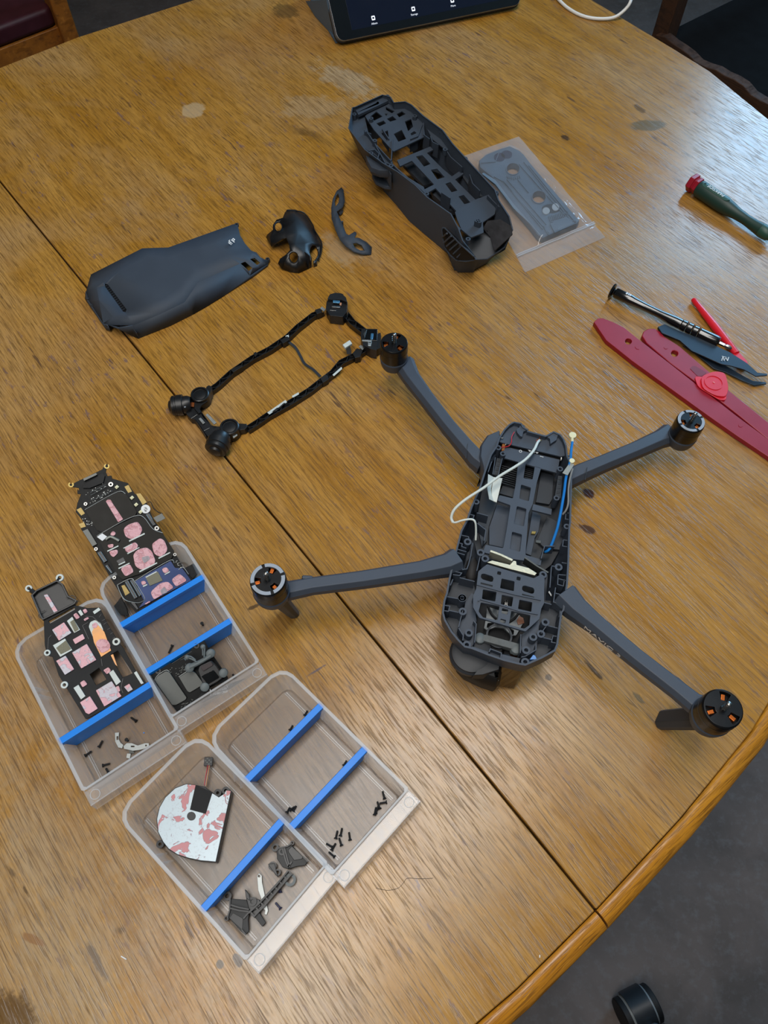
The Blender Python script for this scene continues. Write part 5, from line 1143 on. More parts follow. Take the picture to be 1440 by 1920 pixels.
# skirts
def strip(fr, name, m, par, up_, dn_, th=.0012, smooth=30):
    a = [fr.w(*zq(u[:2])[0], u[2]) for u in up_]; b_ = [fr.w(*zq(u[:2])[0], u[2]) for u in dn_]; b = MB()
    va = [b.bm.verts.new(p) for p in a]; vb = [b.bm.verts.new(p) for p in b_]
    for i in range(len(va)-1): b.bm.faces.new((va[i], vb[i], vb[i+1], va[i+1]))
    bmesh.ops.recalc_face_normals(b.bm, faces=b.bm.faces)
    o = b.done(name, m, par, smooth=smooth); s = o.modifiers.new('solid', 'SOLIDIFY'); s.thickness = th; s.offset = 0; return o
up_ = [(1250, 378, .0030), (1140, 450, .0045), (1075, 376, .0155), (820, 490, .0185), (740, 612, .0190), (600, 680, .0185), (425, 752, .0150)]
dn_ = [(1245, 390, .0004), (1150, 462, .0004), (960, 585, .0004), (870, 640, .0004), (790, 685, .0004), (650, 755, .0004), (455, 832, .0004)]
strip(fcv, 'side_skirt', shellgrey, cv, up_, dn_)
strip(fcv, 'side_skirt', shellgrey, cv, [(425, 752, .0150), (330, 770, .0130), (270, 750, .0100)], [(455, 832, .0004), (420, 815, .0010), (385, 775, .0060)])
strip(fcv, 'tail_skirt', shellgrey, cv, [(270, 750, .0100), (240, 740, .0070), (150, 600, .0070), (135, 545, .0080)], [(285, 785, .0030), (262, 780, .0010), (140, 605, .0010), (132, 590, .0010)])
fq = [fcv.w(*zq(u[:2])[0], u[2]) for u in far[3:]]; b = MB(); c_ = fcv.w(*zq((600, 540))[0], 0)
va = [b.bm.verts.new(p) for p in fq]; vb = [b.bm.verts.new((p.x+(p.x-c_.x)*.0, p.y-.001, .0004)) for p in fq]
for i in range(len(va)-1): b.bm.faces.new((va[i], vb[i], vb[i+1], va[i+1]))
b.done('far_skirt', shellgrey, cv)
pp = [fcv.w(*q, z-.0022) for q, z in slot]; b = MB(); b.loft([pp, [p-Vector((0, 0, .001)) for p in pp]]); b.done('vent_mesh', matblack, cv)
b = MB()
for k in range(13):
    for j in (-1, 1):
        t = (k+.5)/13; p = fcv.w(*zq((258+t*112+j*5, 505+t*158-j*3))[0], .0150+t*.0009); b.ring(p, .0010, .0007, .0006, 6)
b.done('vent_honeycomb', dgrey, cv)
p = fcv.w(*zq((1027, 245))[0], .0158); a_ = P(*zq((1052, 270))[0], .0165)-P(*zq((1003, 222))[0], .0165)
lg = djilogo(cv, printw, Matrix.Translation((p.x, p.y, .0166)) @ Matrix.Rotation(math.radians(202), 4, 'Z') @ Matrix.Scale(1.0, 4, (1, 0, 0)), .0054)
for q in ((1060, 140), (1250, 352)):
    p = fcv.w(*zq(q)[0], .010 if q[0] < 1100 else .003); MB().ring((p.x, p.y, p.z-.001), .0024, .0012, .0026, 14).done('screw_post', dgrey, cv)
b = MB()
for q, z in (((145, 590), .0072), ((175, 630), .0072), ((222, 685), .0072), ((262, 752), .0085)): b.box(fcv.w(*zq(q)[0], z), (.002, .003, .0016), rz=.6)
b.done('clip_row', dgrey, cv)
for l in (((345, 765), (385, 768), (430, 785), (450, 810)),): MB().wall([fcv.w(*q, .008).to_2d() for q in zq(*l)], .0006, .0060, .0105, closed=False).done('inner_lip', dgrey, cv)

# ================================================================ BLACK SENSOR BRACKET AND GREY TRIM STRIP
zq = Z(480, 330, 6.0)
fbk = Frame(P(560, 450, 0), (1, 0, 0))
bkt = thing('sensor_bracket', 'satin black moulded bracket with round holes, between the top cover and the curved trim', 'bracket', fbk)
sat = mat('satin_black', srgb(19, 20, 23), .42, spec=.6, bump=.1, bscale=900)
lp = zr([(112, 690, .004), (125, 660, .007), (190, 605, .014), (190, 550, .015), (230, 492, .015), (300, 470, .017), (325, 410, .013), (352, 376, .009), (440, 376, .006), (500, 400, .003), (570, 442, .001), (640, 550, .001), (655, 600, .002), (700, 662, .001), (745, 770, .001), (735, 880, .001), (690, 960, .001), (688, 1010, .001), (620, 1025, .001), (590, 1042, .001), (480, 1092, .001), (380, 1080, .001), (290, 1045, .002), (245, 985, .006), (270, 932, .012), (340, 880, .016), (382, 835, .017), (375, 770, .018), (340, 690, .019), (290, 705, .017), (170, 790, .006)])
zq3 = zq
skin(fbk, 'shell', sat, bkt, lp, [hole3(zq, 252, 572, 42, 52, .0145), hole3(zq, 425, 915, 52, 66, lambda c, s: .0145-.003*s), hole3(zq, 650, 865, 48, 92, lambda c, s: .008-.006*c)],
     zr([(450, 500, .0185), (420, 420, .013), (340, 620, .0185), (540, 520, .010), (600, 640, .009), (480, 640, .0150), (450, 760, .0155), (540, 760, .0135), (545, 850, .0145), (410, 1030, .011), (540, 1010, .009), (330, 970, .014), (230, 645, .0145), (170, 690, .011), (620, 740, .0095)]), th=.0012, smooth=40)
b = MB()
for cx_, cy_, rx, ry, z in ((252, 572, 42, 52, .0148), (425, 915, 52, 66, .0148)):
    pts = [fbk.w(*q, z_) for q, z_ in hole3(zq, cx_, cy_, rx, ry, z)]; b.tube(pts+[pts[0]], .0005, 6, 1)
b.done('hole_rim', sat, bkt)
b = MB(); b.tube([fbk.w(*zq(q)[0], z) for q, z in (((345, 385), .011), ((500, 400), .006), ((570, 445), .003), ((640, 552), .003), ((660, 610), .003), ((742, 770), .003), ((700, 960), .003))], .0006, 6); b.done('edge_bead', sat, bkt)
ftr = Frame(P(655, 420, 0), (1, 0, 0))
tr_ = thing('trim_strip', 'thin curved grey trim strip with a hole at each end, right of the black bracket', 'trim', ftr)
lp = zr([(962, 126, .004), (905, 170, .006), (862, 260, .007), (846, 360, .008), (850, 480, .009), (892, 600, .010), (940, 710, .009), (1010, 790, .007), (1100, 852, .005), (1200, 882, .003), (1296, 884, .001), (1303, 800, .002), (1240, 742, .005), (1160, 695, .008), (1106, 695, .009), (1132, 650, .009), (1126, 630, .009), (1104, 628, .009), (1045, 665, .010), (1015, 650, .010), (985, 570, .010), (960, 515, .010), (920, 420, .010), (905, 398, .010), (975, 350, .008), (1000, 285, .006), (985, 160, .004)])
skin(ftr, 'strip', shellgrey, tr_, lp, [zr([(925, 188, .006), (938, 240, .007), (928, 300, .008), (893, 345, .009), (884, 285, .008), (898, 225, .007)]), zr([(1088, 758, .008), (1130, 750, .008), (1190, 775, .006), (1224, 838, .004), (1170, 836, .005), (1112, 805, .006)])], zr([(900, 480, .0115), (960, 640, .0115), (1050, 740, .009)]), th=.0014, smooth=35)
p = ftr.w(*zq((970, 520))[0], .009); MB().cyl((p.x, p.y, .004), .0012, .006, seg=12).done('peg', shellgrey, tr_)
b = MB(); pts_ = [ftr.w(*zq(q)[0], z) for q, z in (((905, 385), .0085), ((960, 350), .0085), ((945, 440), .002), ((975, 400), .002))]
b.loft([[pts_[0], pts_[1], pts_[3], pts_[2]], [p+Vector((.0008, 0, 0)) for p in (pts_[0], pts_[1], pts_[3], pts_[2])]]); b.done('clip', shellgrey, tr_)
del_ = None

# ================================================================ BAG WITH COVER PLATE
zq = Z(840, 230, 4.5)
fbg = Frame(P(1000, 380, 0), P(1090, 440, 0)-P(930, 290, 0))
ic = thing('bottom_cover', 'grey ribbed plastic cover with two round holes inside the clear zip bag', 'cover', fbg)
icm = mat('bagged_grey_plastic', srgb(66, 84, 102), .5, var=.08, bump=.2, bscale=1500)
io = zq((262, 320), (320, 270), (430, 225), (520, 198), (600, 235), (640, 270), (700, 350), (1108, 825), (1090, 850), (960, 900), (800, 972), (760, 950), (690, 860), (560, 710), (400, 480), (270, 375))
def pi_(name, m, pts, h, th, r=0., holes=(), bev=.0003): return ppl(fbg, MB(), pts, h, th, holes, r).done(name, m, ic, bev=bev)
def ell(cx_, cy_, rx, ry, n=18): return [zq((cx_+rx*math.cos(2*math.pi*k/n), cy_+ry*math.sin(2*math.pi*k/n)))[0] for k in range(n)]
pi_('plate', icm, io, .0080, .0070, 0, [ell(550, 388, 54, 46), ell(768, 625, 56, 50)])
for cx_, cy_, rx, ry in ((550, 388, 58, 50), (768, 625, 60, 54)):
    o_, i_ = [fbg.L(ell(cx_, cy_, rx*k, ry*k), .0088) for k in (1.06, .94)]; MB().plate(o_, .0020, .0088, [i_]).done('hole_collar', icm, ic, bev=.0002)
for e in (ell(435, 290, 48, 38), ell(495, 268, 48, 36)): pi_('sensor_window', mat('navy_lens', srgb(20, 32, 62), .2), e, .0084, .0008)
for e in (ell(828, 742, 32, 30), ell(908, 710, 32, 32)):
    pi_('round_lens', mat('pale_lens', srgb(140, 150, 158), .3), e, .0090, .0014)
pi_('lens_panel', mat('black_recess', srgb(16, 20, 28), .4), ell(870, 725, 80, 40), .0082, .0004)
for l in (((640, 330), (1040, 830)), ((600, 350), (1000, 800)), ((680, 360), (1075, 840)), ((450, 480), (850, 930)), ((500, 480), (830, 860)), ((390, 455), (470, 500), (800, 900)), ((280, 340), (400, 330), (440, 230)), ((590, 480), (680, 590)), ((800, 870), (850, 950)), ((860, 840), (1080, 830))):
    MB().wall(fbg.L(zq(*l), .0086), .0008, .0078, .0090, closed=False).done('rib', icm, ic)
for k in range(12): MB().wall(fbg.L(zq((850+k*14, 790-k*4), (862+k*14, 830-k*4)), .0086), .0006, .0078, .0090, closed=False).done('rib', icm, ic)
for k in range(7): MB().wall(fbg.L(zq((500+k*17, 455-abs(k-3)*3), (506+k*17, 480-abs(k-3)*4)), .0086), .0006, .0078, .0090, closed=False).done('rib', icm, ic)
pi_('sloped_side', mat('bagged_grey_lit', srgb(96, 116, 134), .5), zq((300, 420), (400, 480), (560, 690), (800, 965), (770, 945), (690, 850), (550, 720), (400, 520), (285, 430)), .0084, .0008)  # flat strip in a lighter grey, painting in the lit slope
pi_('corner_block', icm, zq((860, 850), (1000, 790), (1060, 840), (1080, 850), (900, 930)), .0092, .0012)
bg = thing('zip_bag', 'small clear zip lock plastic bag holding a grey cover, partly under the drone shell edge', 'bag', fbg)
A_, B_, C_, D_ = [fbg.w(*zq(q)[0], .0008) for q in ((120, 285), (598, 116), (1328, 966), (650, 1262))]
iol = fbg.L(io, .008)
nu, nv = 64, 34; b = MB(); G = []
def distin(p):
    d = min(((p-(a+(c-a)*max(0, min(1, (p-a).dot(c-a)/max(1e-12, (c-a).length_squared))))).length) for a, c in zip(iol, iol[1:]+iol[:1])); return d if inside(p, iol) else -d
edge_n = lambda t: .0016*noise.noise(Vector((t*9, 3, 0)))
for i in range(nu+1):
    row = []
    for j in range(nv+1):
        u, v = i/nu, j/nv; p = (A_.lerp(D_, u)).lerp(B_.lerp(C_, u), v); p = p.to_2d()
        if j in (0, nv): p += Vector((0, edge_n(u+j)))
        d = distin(p); base_ = .0100 if d > -.0005 else max(.0014, .0100-(-d)*1.1)
        if u > .86: base_ = min(base_, .0018)
        n1 = noise.noise(Vector((p.x*60, p.y*60, 1.))); n2 = noise.noise(Vector((p.x*160, p.y*220, 5.)))
        e = min(1, min(u, 1-u, v, 1-v)*9)
        z = base_*(.25+.75*e) + (.0014*abs(n1)+.0006*n2)*e + .0003
        if abs(u-.880) < .010: z += .0010
        row.append(b.bm.verts.new((p.x, p.y, max(.0010, z))))
    G.append(row)
for i in range(nu):
    for j in range(nv): b.bm.faces.new((G[i][j], G[i+1][j], G[i+1][j+1], G[i][j+1]))
b.done('film', bagm, bg, smooth=60)
b = MB(); b.plate([A_.to_2d(), D_.to_2d(), C_.to_2d(), B_.to_2d()], .0003, .0005); b.done('back_film', bagm, bg)
zipm = clearm('zip_strip_plastic', (.95, .96, .98, 1), .55, .15, (.84, .88, .94, 1))
for u in (.874, .886):
    b = MB(); b.tube([(A_.lerp(D_, u)).lerp(B_.lerp(C_, u), v)+Vector((0, 0, .0018+.0003*math.sin(v*20))) for v in [k/10 for k in range(11)]], .0007, 6, 2); b.done('zip_strip', zipm, bg)

# ================================================================ SENSOR HARNESS
zh = Z(310, 530, 3.0638); zh2 = Z(310, 700, 8.4706); zh3 = Z(570, 530, 6.857)
fh_ = Frame(P(530, 700, 0), (1, 0, 0))
hn = thing('sensor_harness', 'black rectangular loop of sensor modules and flat cables lying across the table seam', 'harness', fh_)
def hw(f, pts, z): return [fh_.w(*q, z) for q in f(*pts)]
def rail(pts, z, w_, h_, name='cable_channel', m=black):
    q = hw(zh, pts, z); pth = [p.to_2d() for p in q]
    o = MB().wall(pth, w_, z-h_, z-h_+.0012, closed=False).done(name, m, hn)
    b = MB()
    for s in (-1, 1):
        off = []
        for i, p in enumerate(pth):
            t = (pth[min(i+1, len(pth)-1)]-pth[max(0, i-1)]).normalized(); off.append(p+Vector((-t.y, t.x))*s*w_*.45)
        b.wall(off, .0006, z-h_, z, closed=False)
    b.done(name, m, hn)
    L_ = [(pth[i+1]-pth[i]).length for i in range(len(pth)-1)]; tot = sum(L_); n = int(tot/.007); b = MB(); acc = 0
    for k in range(n):
        s_ = (k+.5)/n*tot; i = 0
        while i < len(L_)-1 and s_ > L_[i]: s_ -= L_[i]; i += 1
        t = (pth[i+1]-pth[i]).normalized(); p = pth[i]+t*s_; nn_ = Vector((-t.y, t.x))*w_*.4*(1 if k % 2 else -1)
        b.wall([p-nn_-t*.0028, p+nn_+t*.0028], .0007, z-h_+.001, z-.0004, closed=False)
    b.done('rib', black, hn)['kind'] = 'stuff'
rail([(262, 612), (300, 585), (380, 512), (500, 430), (600, 378), (700, 310), (760, 252), (850, 182), (905, 160)], .0060, .0058, .0056)
rail([(470, 838), (530, 800), (590, 758), (720, 685), (830, 615), (900, 560), (960, 515), (1010, 455), (1100, 410), (1160, 372)], .0060, .0062, .0056)
rail([(1035, 175), (1075, 225), (1140, 275)], .0070, .0070, .0066)
rail([(170, 740), (215, 800), (260, 870)], .0076, .0100, .0070)
b = MB(); b.tube([fh_.w(*q, z) for q, z in zip(zh((700, 335), (745, 370), (775, 420), (800, 465), (850, 500), (890, 540)), (.004, .0035, .003, .003, .0035, .004))], .001, 4, 5, flat=(.0026, .0006)); b.done('ribbon_link', mat('ribbon_black', srgb(44, 48, 54), .35), hn)
def hp_(name, m, f, pts, h, th, r=0., bev=.0003): return ppl(fh_, MB(), f(*pts), h, th, (), r).done(name, m, hn, bev=bev)
# fisheye cameras looking up
for (x, y), r in (((545, 325), .0086), ((1015, 840), .0088)):
    p = fh_.w(*zh2((x, y))[0], .0130); b = MB(); b.lathe((p.x, p.y, .0004), [(r, 0), (r*1.02, .008), (r, .0122), (r*.90, .0128), (r*.80, .0128), (r*.76, .0112), (r*.3, .0112)], seg=32); b.done('camera_barrel', black, hn)
    b = MB(); b.lathe((p.x, p.y, .0112), [(r*.72, 0), (r*.66, .0007), (r*.45, .0011), (r*.2, .0013), (.0002, .0013)], seg=28); b.done('camera_lens', black, hn)
# side looking drums
for (x, y), dx_ in (((255, 500), (-1, -.12)), ((850, 1110), (-.25, -1))):
    p = fh_.w(*zh2((x, y))[0], .0100); d = Vector((dx_[0], dx_[1], 0)).normalized(); r = .0098 if x < 300 else .0108
    o_ = Vector((p.x, p.y, r*.98)) - d*.006; b = MB(); b.lathe(o_, [(r*.72, -.003), (r*.84, 0), (r*.84, .004), (r, .0044), (r, .0098), (r*.92, .0104), (r*.92, .0116), (r*.96, .0118), (r*.94, .0140), (r*.80, .0150), (r*.4, .0152)], d, 36); b.done('camera_drum', black, hn)
    b = MB(); b.lathe(o_+d*.0150, [(r*.6, 0), (r*.5, .0020), (r*.2, .0032), (.0002, .0034)], d, 26); b.done('camera_lens', sat, hn)
hp_('module_body', black, zh2, ((330, 370), (420, 400), (470, 460), (540, 530), (560, 620), (600, 700), (740, 830), (900, 850), (930, 960), (1040, 1010), (1030, 1060), (700, 1030), (640, 960), (560, 840), (480, 730), (400, 720), (330, 640)), .0080, .0075, .0008)
hp_('module_cap', matblack, zh2, ((430, 400), (660, 420), (670, 440), (570, 510), (540, 560), (560, 620), (530, 640), (460, 560), (460, 440)), .0100, .0020)
hp_('mounting_lug', black, zh2, ((650, 210), (690, 185), (740, 210), (720, 290), (670, 400), (640, 300)), .0110, .0100); hp_('mounting_lug', black, zh2, ((1120, 790), (1290, 800), (1300, 850), (1260, 890), (1180, 900), (1110, 860)), .0080, .0070)
for pts, m_, h in ((((370, 410), (385, 410), (368, 540), (355, 540)), steel, .0112), (((410, 455), (462, 460), (455, 530), (408, 525)), mat('amber_glow_part', srgb(120, 62, 20), .4), .0105), (((525, 720), (560, 700), (632, 780), (595, 805)), alu, .0100), (((635, 660), (670, 635), (815, 780), (770, 810)), alu, .0140),
                   (((780, 955), (900, 975), (905, 990), (780, 972)), steel, .0115), (((1060, 985), (1130, 940), (1145, 985), (1080, 1030)), alu, .0090), (((405, 705), (505, 645), (512, 655), (412, 718)), steel, .0088), (((605, 905), (700, 860), (706, 868), (612, 916)), steel, .0088), (((290, 520), (322, 505), (328, 530), (300, 545)), ringm, .0150)):
    hp_('metal_contact', m_, zh2, pts, h, .0012)
# two box modules at the top right
hp_('sensor_box', black, zh3, ((290, 240), (340, 180), (400, 130), (500, 140), (560, 250), (550, 370), (500, 440), (330, 420), (280, 330)), .0120, .0116, .0008)
hp_('sensor_visor', sat, zh3, ((300, 210), (330, 150), (400, 128), (480, 135), (540, 190), (555, 250), (470, 215), (360, 215)), .0160, .0050, .0008)
hp_('sensor_box', black, zh3, ((740, 590), (945, 595), (942, 780), (930, 870), (850, 850), (760, 800), (730, 700)), .0130, .0126, .0003)
hp_('side_tab', black, zh3, ((940, 660), (985, 640), (992, 700), (980, 840), (930, 860)), .0100, .0096, .0003)
hp_('sensor_frame', gloss, zh3, ((790, 600), (945, 600), (940, 745), (780, 735)), .0136, .0010)
for pts, m_, h in ((((372, 222), (462, 228), (458, 258), (370, 250)), mat('painted_blue_glint', srgb(90, 150, 190), .1, metal=.6), .0166), (((355, 292), (468, 300), (465, 322), (352, 312)), steel, .0134), (((860, 648), (892, 650), (885, 722), (852, 715)), mat('painted_blue_glint', srgb(90, 150, 190)), .0146), (((745, 730), (870, 738), (870, 780), (825, 775), (820, 755), (745, 748)), alu, .0140), (((822, 760), (870, 765), (860, 815), (820, 810)), alu, .0140),  # blue strips paint a glint onto the sensor glass
                   (((205, 330), (230, 303), (282, 338), (255, 370)), alu, .0085), (((700, 820), (730, 795), (782, 830), (752, 865)), alu, .0085), (((330, 345), (415, 352), (413, 362), (330, 355)), steel, .0125), (((455, 250), (485, 255), (480, 290), (458, 285)), mat('peach_part', srgb(190, 140, 110), .5), .0140), (((760, 660), (800, 600), (812, 605), (778, 720)), steel, .0138)):
    hp_('metal_contact', m_, zh3, pts, h, .0012)
b = MB(); b.tube([fh_.w(*q, z) for q, z in zip(zh3((580, 920), (575, 870), (560, 820)), (.006, .008, .010))], .001, 4, 4, flat=(.0045, .0006)); b.done('ribbon_tail', matblack, hn)
hp_('plug', padwhite, zh3, ((495, 795), (588, 735), (620, 780), (530, 838)), .0115, .0030)
p_ = MB(); 
for pts in (((585, 745), (690, 672), (700, 685), (598, 757)), ((726, 650), (765, 628), (768, 640), (732, 660)), ((960, 528), (1012, 482), (1017, 494), (968, 536)), ((690, 305), (708, 298), (710, 312), (694, 318)), ((918, 530), (934, 545), (932, 550), (914, 533))):
    o_ = hp_('pale_label', padwhite, zh, pts, .0066, .0005)
for pts in (((610, 742), (640, 735), (660, 715), (640, 718)), ((640, 725), (680, 690), (690, 690), (650, 728))): hp_('pale_label', chipm, zh, pts, .0070, .0004)
hp_('cable_clip', black, zh, ((660, 330), (700, 305), (715, 325), (675, 350)), .0075, .0065); hp_('cable_clip', black, zh, ((890, 550), (925, 525), (938, 555), (905, 575)), .0075, .0065); hp_('cable_clip', black, zh, ((858, 155), (890, 145), (900, 170), (870, 180)), .0085, .0070); hp_('cable_clip', black, zh, ((1075, 405), (1100, 375), (1135, 385), (1120, 425), (1090, 432)), .0085, .0080)
hp_('cable_clip', black, zh, ((505, 405), (520, 395), (530, 410), (515, 425)), .0080, .0070); hp_('cable_clip', black, zh, ((375, 500), (400, 485), (440, 470), (445, 480), (390, 515)), .0078, .0070)

# ================================================================ TOOLS
zq = Z(1100, 320, 3.5556)
def axisframe(q0, q1, z): 
    a, b_ = P(*q0, z), P(*q1, z); return Frame(Vector((a.x, a.y, TZ)), b_-a), (b_-a).length
R_ = .0085
f1, l1 = axisframe(zq((742, 118))[0], zq((1200, 425))[0], R_)
sd_ = thing('screwdriver', 'green and black screwdriver handle with a red swivel cap, nearest the bright window glare', 'screwdriver', f1)
X = (1, 0, 0)
MB().lathe((-.0115, 0, .0105), [(.0092, 0), (.0104, .0012), (.0104, .0058), (.0086, .0068), (.0080, .0072), (.0092, .0085), (.0094, .0120), (.0078, .0125)], X, 6).done('swivel_cap', dred, sd_, bev=.0006, seg=2)
MB().lathe((.0010, 0, .0093), [(.0088, 0), (.0092, .002), (.0090, .012), (.0090, .034), (.0078, .044), (.0062, .054), (.0056, .066), (.0062, .078), (.0070, .086)], X, 28).done('handle', greenm, sd_)
MB().lathe((.0872, 0, .0093), [(.0072, 0), (.0074, .003), (.0066, .010), (.0040, .014)], X, 24).done('collar', greenb, sd_)
MB().cyl((.1000, 0, .0093), .0021, .060, X, 12).done('blade', steel, sd_)
gl_ = rr(.0030, -.0046, .0400, .0046, .0044); b = MB(); rs_ = []
R2 = .0091
nU = 26; G = []
for i in range(nU+1):
    x = .0032+.0372*i/nU; hwid = .0044*math.sqrt(max(0.02, 1-max(0, (abs(x-.0218)-.0142)/.0046)**2)); row = []
    for j in range(7):
        y = -hwid+2*hwid*j/6; a = y/R2; row.append(b.bm.verts.new((x, -R2*1.018*math.sin(a)-.0, .0093+R2*1.018*math.cos(a))))
    G.append(row)
for i in range(nU):
    for j in range(6): b.bm.faces.new((G[i][j], G[i+1][j], G[i+1][j+1], G[i][j+1]))
o_ = b.done('grip_label', greenb, sd_, smooth=60)
txt('PARKSIDE', .0066, 'printed_brand_lettering', printw, sd_, (.0215, -.0002, .01865), (0, 0, math.pi), ext=.00015, sx=.78)
pm_ = MB(); pm_.plate([(0, 0), (.0024, .0012), (.0024, -.0012)], 0, .0002); o_ = pm_.done('printed_arrow', matblack, sd_); o_.location = (.0046, 0, .01870)
f2, l2 = axisframe(zq((190, 822))[0], zq((790, 1112))[0], .0065)
ps_ = thing('precision_screwdriver', 'glossy black precision screwdriver with disc end and steel bit, lying over tweezers', 'screwdriver', f2)
gb = mat('polished_black', srgb(12, 12, 14), .16, spec=.8, metal=.2, coat=.4); zc_ = .0082; tl_ = Matrix.Rotation(0, 4, 'Y')
MB().lathe((-.0045, 0, zc_), [(.0078, 0), (.0082, .0010), (.0078, .0018), (.0036, .0026), (.0030, .0042)], X, 30).done('swivel_disc', gb, ps_)
MB().lathe((-.0002, 0, zc_), [(.0048, 0), (.0052, .001), (.0052, .018), (.0046, .021), (.0040, .034), (.0040, .050), (.0052, .066), (.0052, .073)], X, 28).done('handle', gb, ps_)
for k in range(4): MB().lathe((.0730+k*.0062, 0, zc_), [(.0048, 0), (.0054, .0008), (.0056, .0050), (.0048, .0058)] if k < 3 else [(.0048, 0), (.0056, .001), (.0057, .018), (.0050, .021), (.0030, .022)], X, 28).done('grip_ring', gb, ps_)
b = MB(); b.cyl((.1130, 0, zc_), .0019, .0060, X, 6); b.cyl((.1190, 0, zc_), .0012, .0015, X, 10); b.lathe((.1205, 0, zc_), [(.0020, 0), (.0021, .001), (.0020, .004), (.0008, .006)], X, 8); b.done('steel_bit', steel, ps_)
k_ = MB(); k_.box((.0110, .0005, zc_+.0052), (.0016, .0026, .0002)); k_.box((.0132, .0005, zc_+.0052), (.0008, .0026, .0002)); k_.box((.0150, .0005, zc_+.0052), (.0012, .0026, .0002)); k_.done('printed_mark', printw, ps_)
f3, l3 = axisframe(zq((712, 862))[0], zq((1015, 1245))[0], .0035)
sp = thing('spudger', 'slim bright red plastic spudger pointing under the tweezers', 'spudger', f3)
b = MB(); rings = []
for k, (x, w_, h_) in enumerate(((-.0010, .0022, .0016), (.0006, .0030, .0026), (.010, .0031, .0028), (.022, .0036, .0034), (l3*.5, .0042, .0038), (l3*.8, .0038, .0034), (l3*.94, .0036, .0028))):
    rings.append([(x, w_*math.cos(a), .0038+h_*math.sin(a)) for a in [2*math.pi*j/12 for j in range(12)]])
b.loft(rings).done('shaft', redm, sp, smooth=50)
MB().plate([(l3*.92, -.0034), (l3*1.10, -.0044), (l3*1.16, -.0018), (l3*1.15, .0030), (l3*1.08, .0046), (l3*.92, .0036)], .0022, .0042).done('flat_tip', redm, sp, bev=.0005)
f4 = Frame(P(1260, 640, 0), (1, 0, 0))
tz_ = thing('tweezers', 'dark steel bent nose tweezers lying across red tools', 'tweezers', f4)
twm = mat('black_coated_steel', srgb(34, 44, 56), .34, metal=.35, spec=.6)
def tarm(l, zz_, th=.0014, name='arm'):
    q = [f4.w(*p, z) for p, z in zip(zq(*l), zz_)]; b = MB(); b.loft([q, [p-Vector((0, 0, th)) for p in q]]); return b.done(name, twm, tz_, bev=.0003)
tarm(((640, 1165), (720, 1190), (930, 1300), (1060, 1375), (1110, 1400), (1195, 1408), (1200, 1420), (1120, 1432), (1040, 1400), (930, 1345), (850, 1320), (720, 1215)), [.0030]*12)
tarm(((475, 1040), (520, 1022), (600, 1060), (740, 1110), (960, 1212), (1070, 1282), (1140, 1345), (1205, 1352), (1205, 1365), (1130, 1370), (1050, 1325), (960, 1300), (900, 1290), (700, 1200), (620, 1130), (500, 1080)), [.0075]*4+[.0085]*8+[.0075]*4)
tarm(((475, 1040), (520, 1022), (600, 1060), (660, 1090), (640, 1130), (560, 1100), (500, 1080)), [.0062]*7, .0030, 'joined_end')
pz = f4.w(*zq((922, 1255))[0], .0086)
b = MB()
for x, y, w_, h_, a in ((-.0030, 0, .0006, .0050, 0), (-.0014, 0, .0006, .0050, .5), (.0002, 0, .0006, .0050, -.5), (.0018, 0, .0006, .0050, .5), (.0034, 0, .0006, .0050, 0), (0, .0024, .0050, .0005, 0)): b.box((pz.x+x*.9, pz.y+y, .00865), (w_, h_, .0002), rz=a-.45)
b.done('printed_mark', printw, tz_)
# pry bars
fp_ = Frame(P(1250, 720, 0), P(1400, 830, 0)-P(1130, 620, 0))
zz7 = Z(1130, 520, 6.2609)
pb1 = thing('pry_bar', 'long dark red nylon pry bar, the one nearer the drone', 'pry bar', fp_, 'dark red pry bars')
o1 = zq((48, 1008), (75, 984), (105, 982), (180, 1010), (250, 1045), (330, 1110), (700, 1400), (1000, 1635), (1209, 1790), (1400, 1935), (1400, 2060), (1209, 1905), (1000, 1765), (820, 1640), (300, 1265), (130, 1130))
def cc(f, x, y, r, n=12): return [f((x+r*math.cos(2*math.pi*k/n), y+r*.9*math.sin(2*math.pi*k/n)))[0] for k in range(n)]
ppl(fp_, MB(), o1, .0055, .0052, [cc(zq, 278, 1138, 22)]).done('bar', dred, pb1, bev=.0012, seg=2)
ppl(fp_, MB(), zq((322, 1172), (335, 1165), (356, 1178), (350, 1190), (332, 1188)), .0058, .0004).done('moulded_dot', dred, pb1); ppl(fp_, MB(), cc(zq, 1028, 1695, 16), .0058, .0004).done('moulded_dot', dred, pb1)
pb2 = thing('pry_bar', 'dark red nylon pry bar under the two bright red opening picks', 'pry bar', fp_, 'dark red pry bars')
o2 = zq((368, 1100), (380, 1070), (410, 1052), (455, 1052), (490, 1072), (520, 1105), (620, 1170), (800, 1325), (950, 1465), (1209, 1675), (1400, 1825), (1400, 1925), (1209, 1790), (1000, 1620), (730, 1410), (560, 1285), (400, 1150))
ppl(fp_, MB(), o2, .0055, .0052, [cc(zq, 586, 1218, 22)]).done('bar', dred, pb2, bev=.0012, seg=2)
ppl(fp_, MB(), cc(zq, 530, 1175, 15), .0058, .0004).done('moulded_dot', dred, pb2)
ppl(fp_, MB(), zq((688, 1318), (705, 1302), (725, 1302), (800, 1345), (770, 1370), (740, 1370)), .0058, .0004, (), .0010).done('moulded_slot', mat('deep_red', srgb(120, 14, 30), .4), pb2)
def pick(label, pts, h, tilt=0):
    t = thing('opening_pick', label, 'pick', fp_, 'red opening picks')
    ppl(fp_, MB(), zq(*pts), h, .0011, (), .0050).done('pick_plate', redm, t, bev=.0003, seg=2); return t
k1 = pick('bright red rounded triangular pick lying underneath the other, poking out below it', ((718, 1370), (770, 1372), (935, 1480), (930, 1530), (890, 1530), (740, 1440)), .0070)
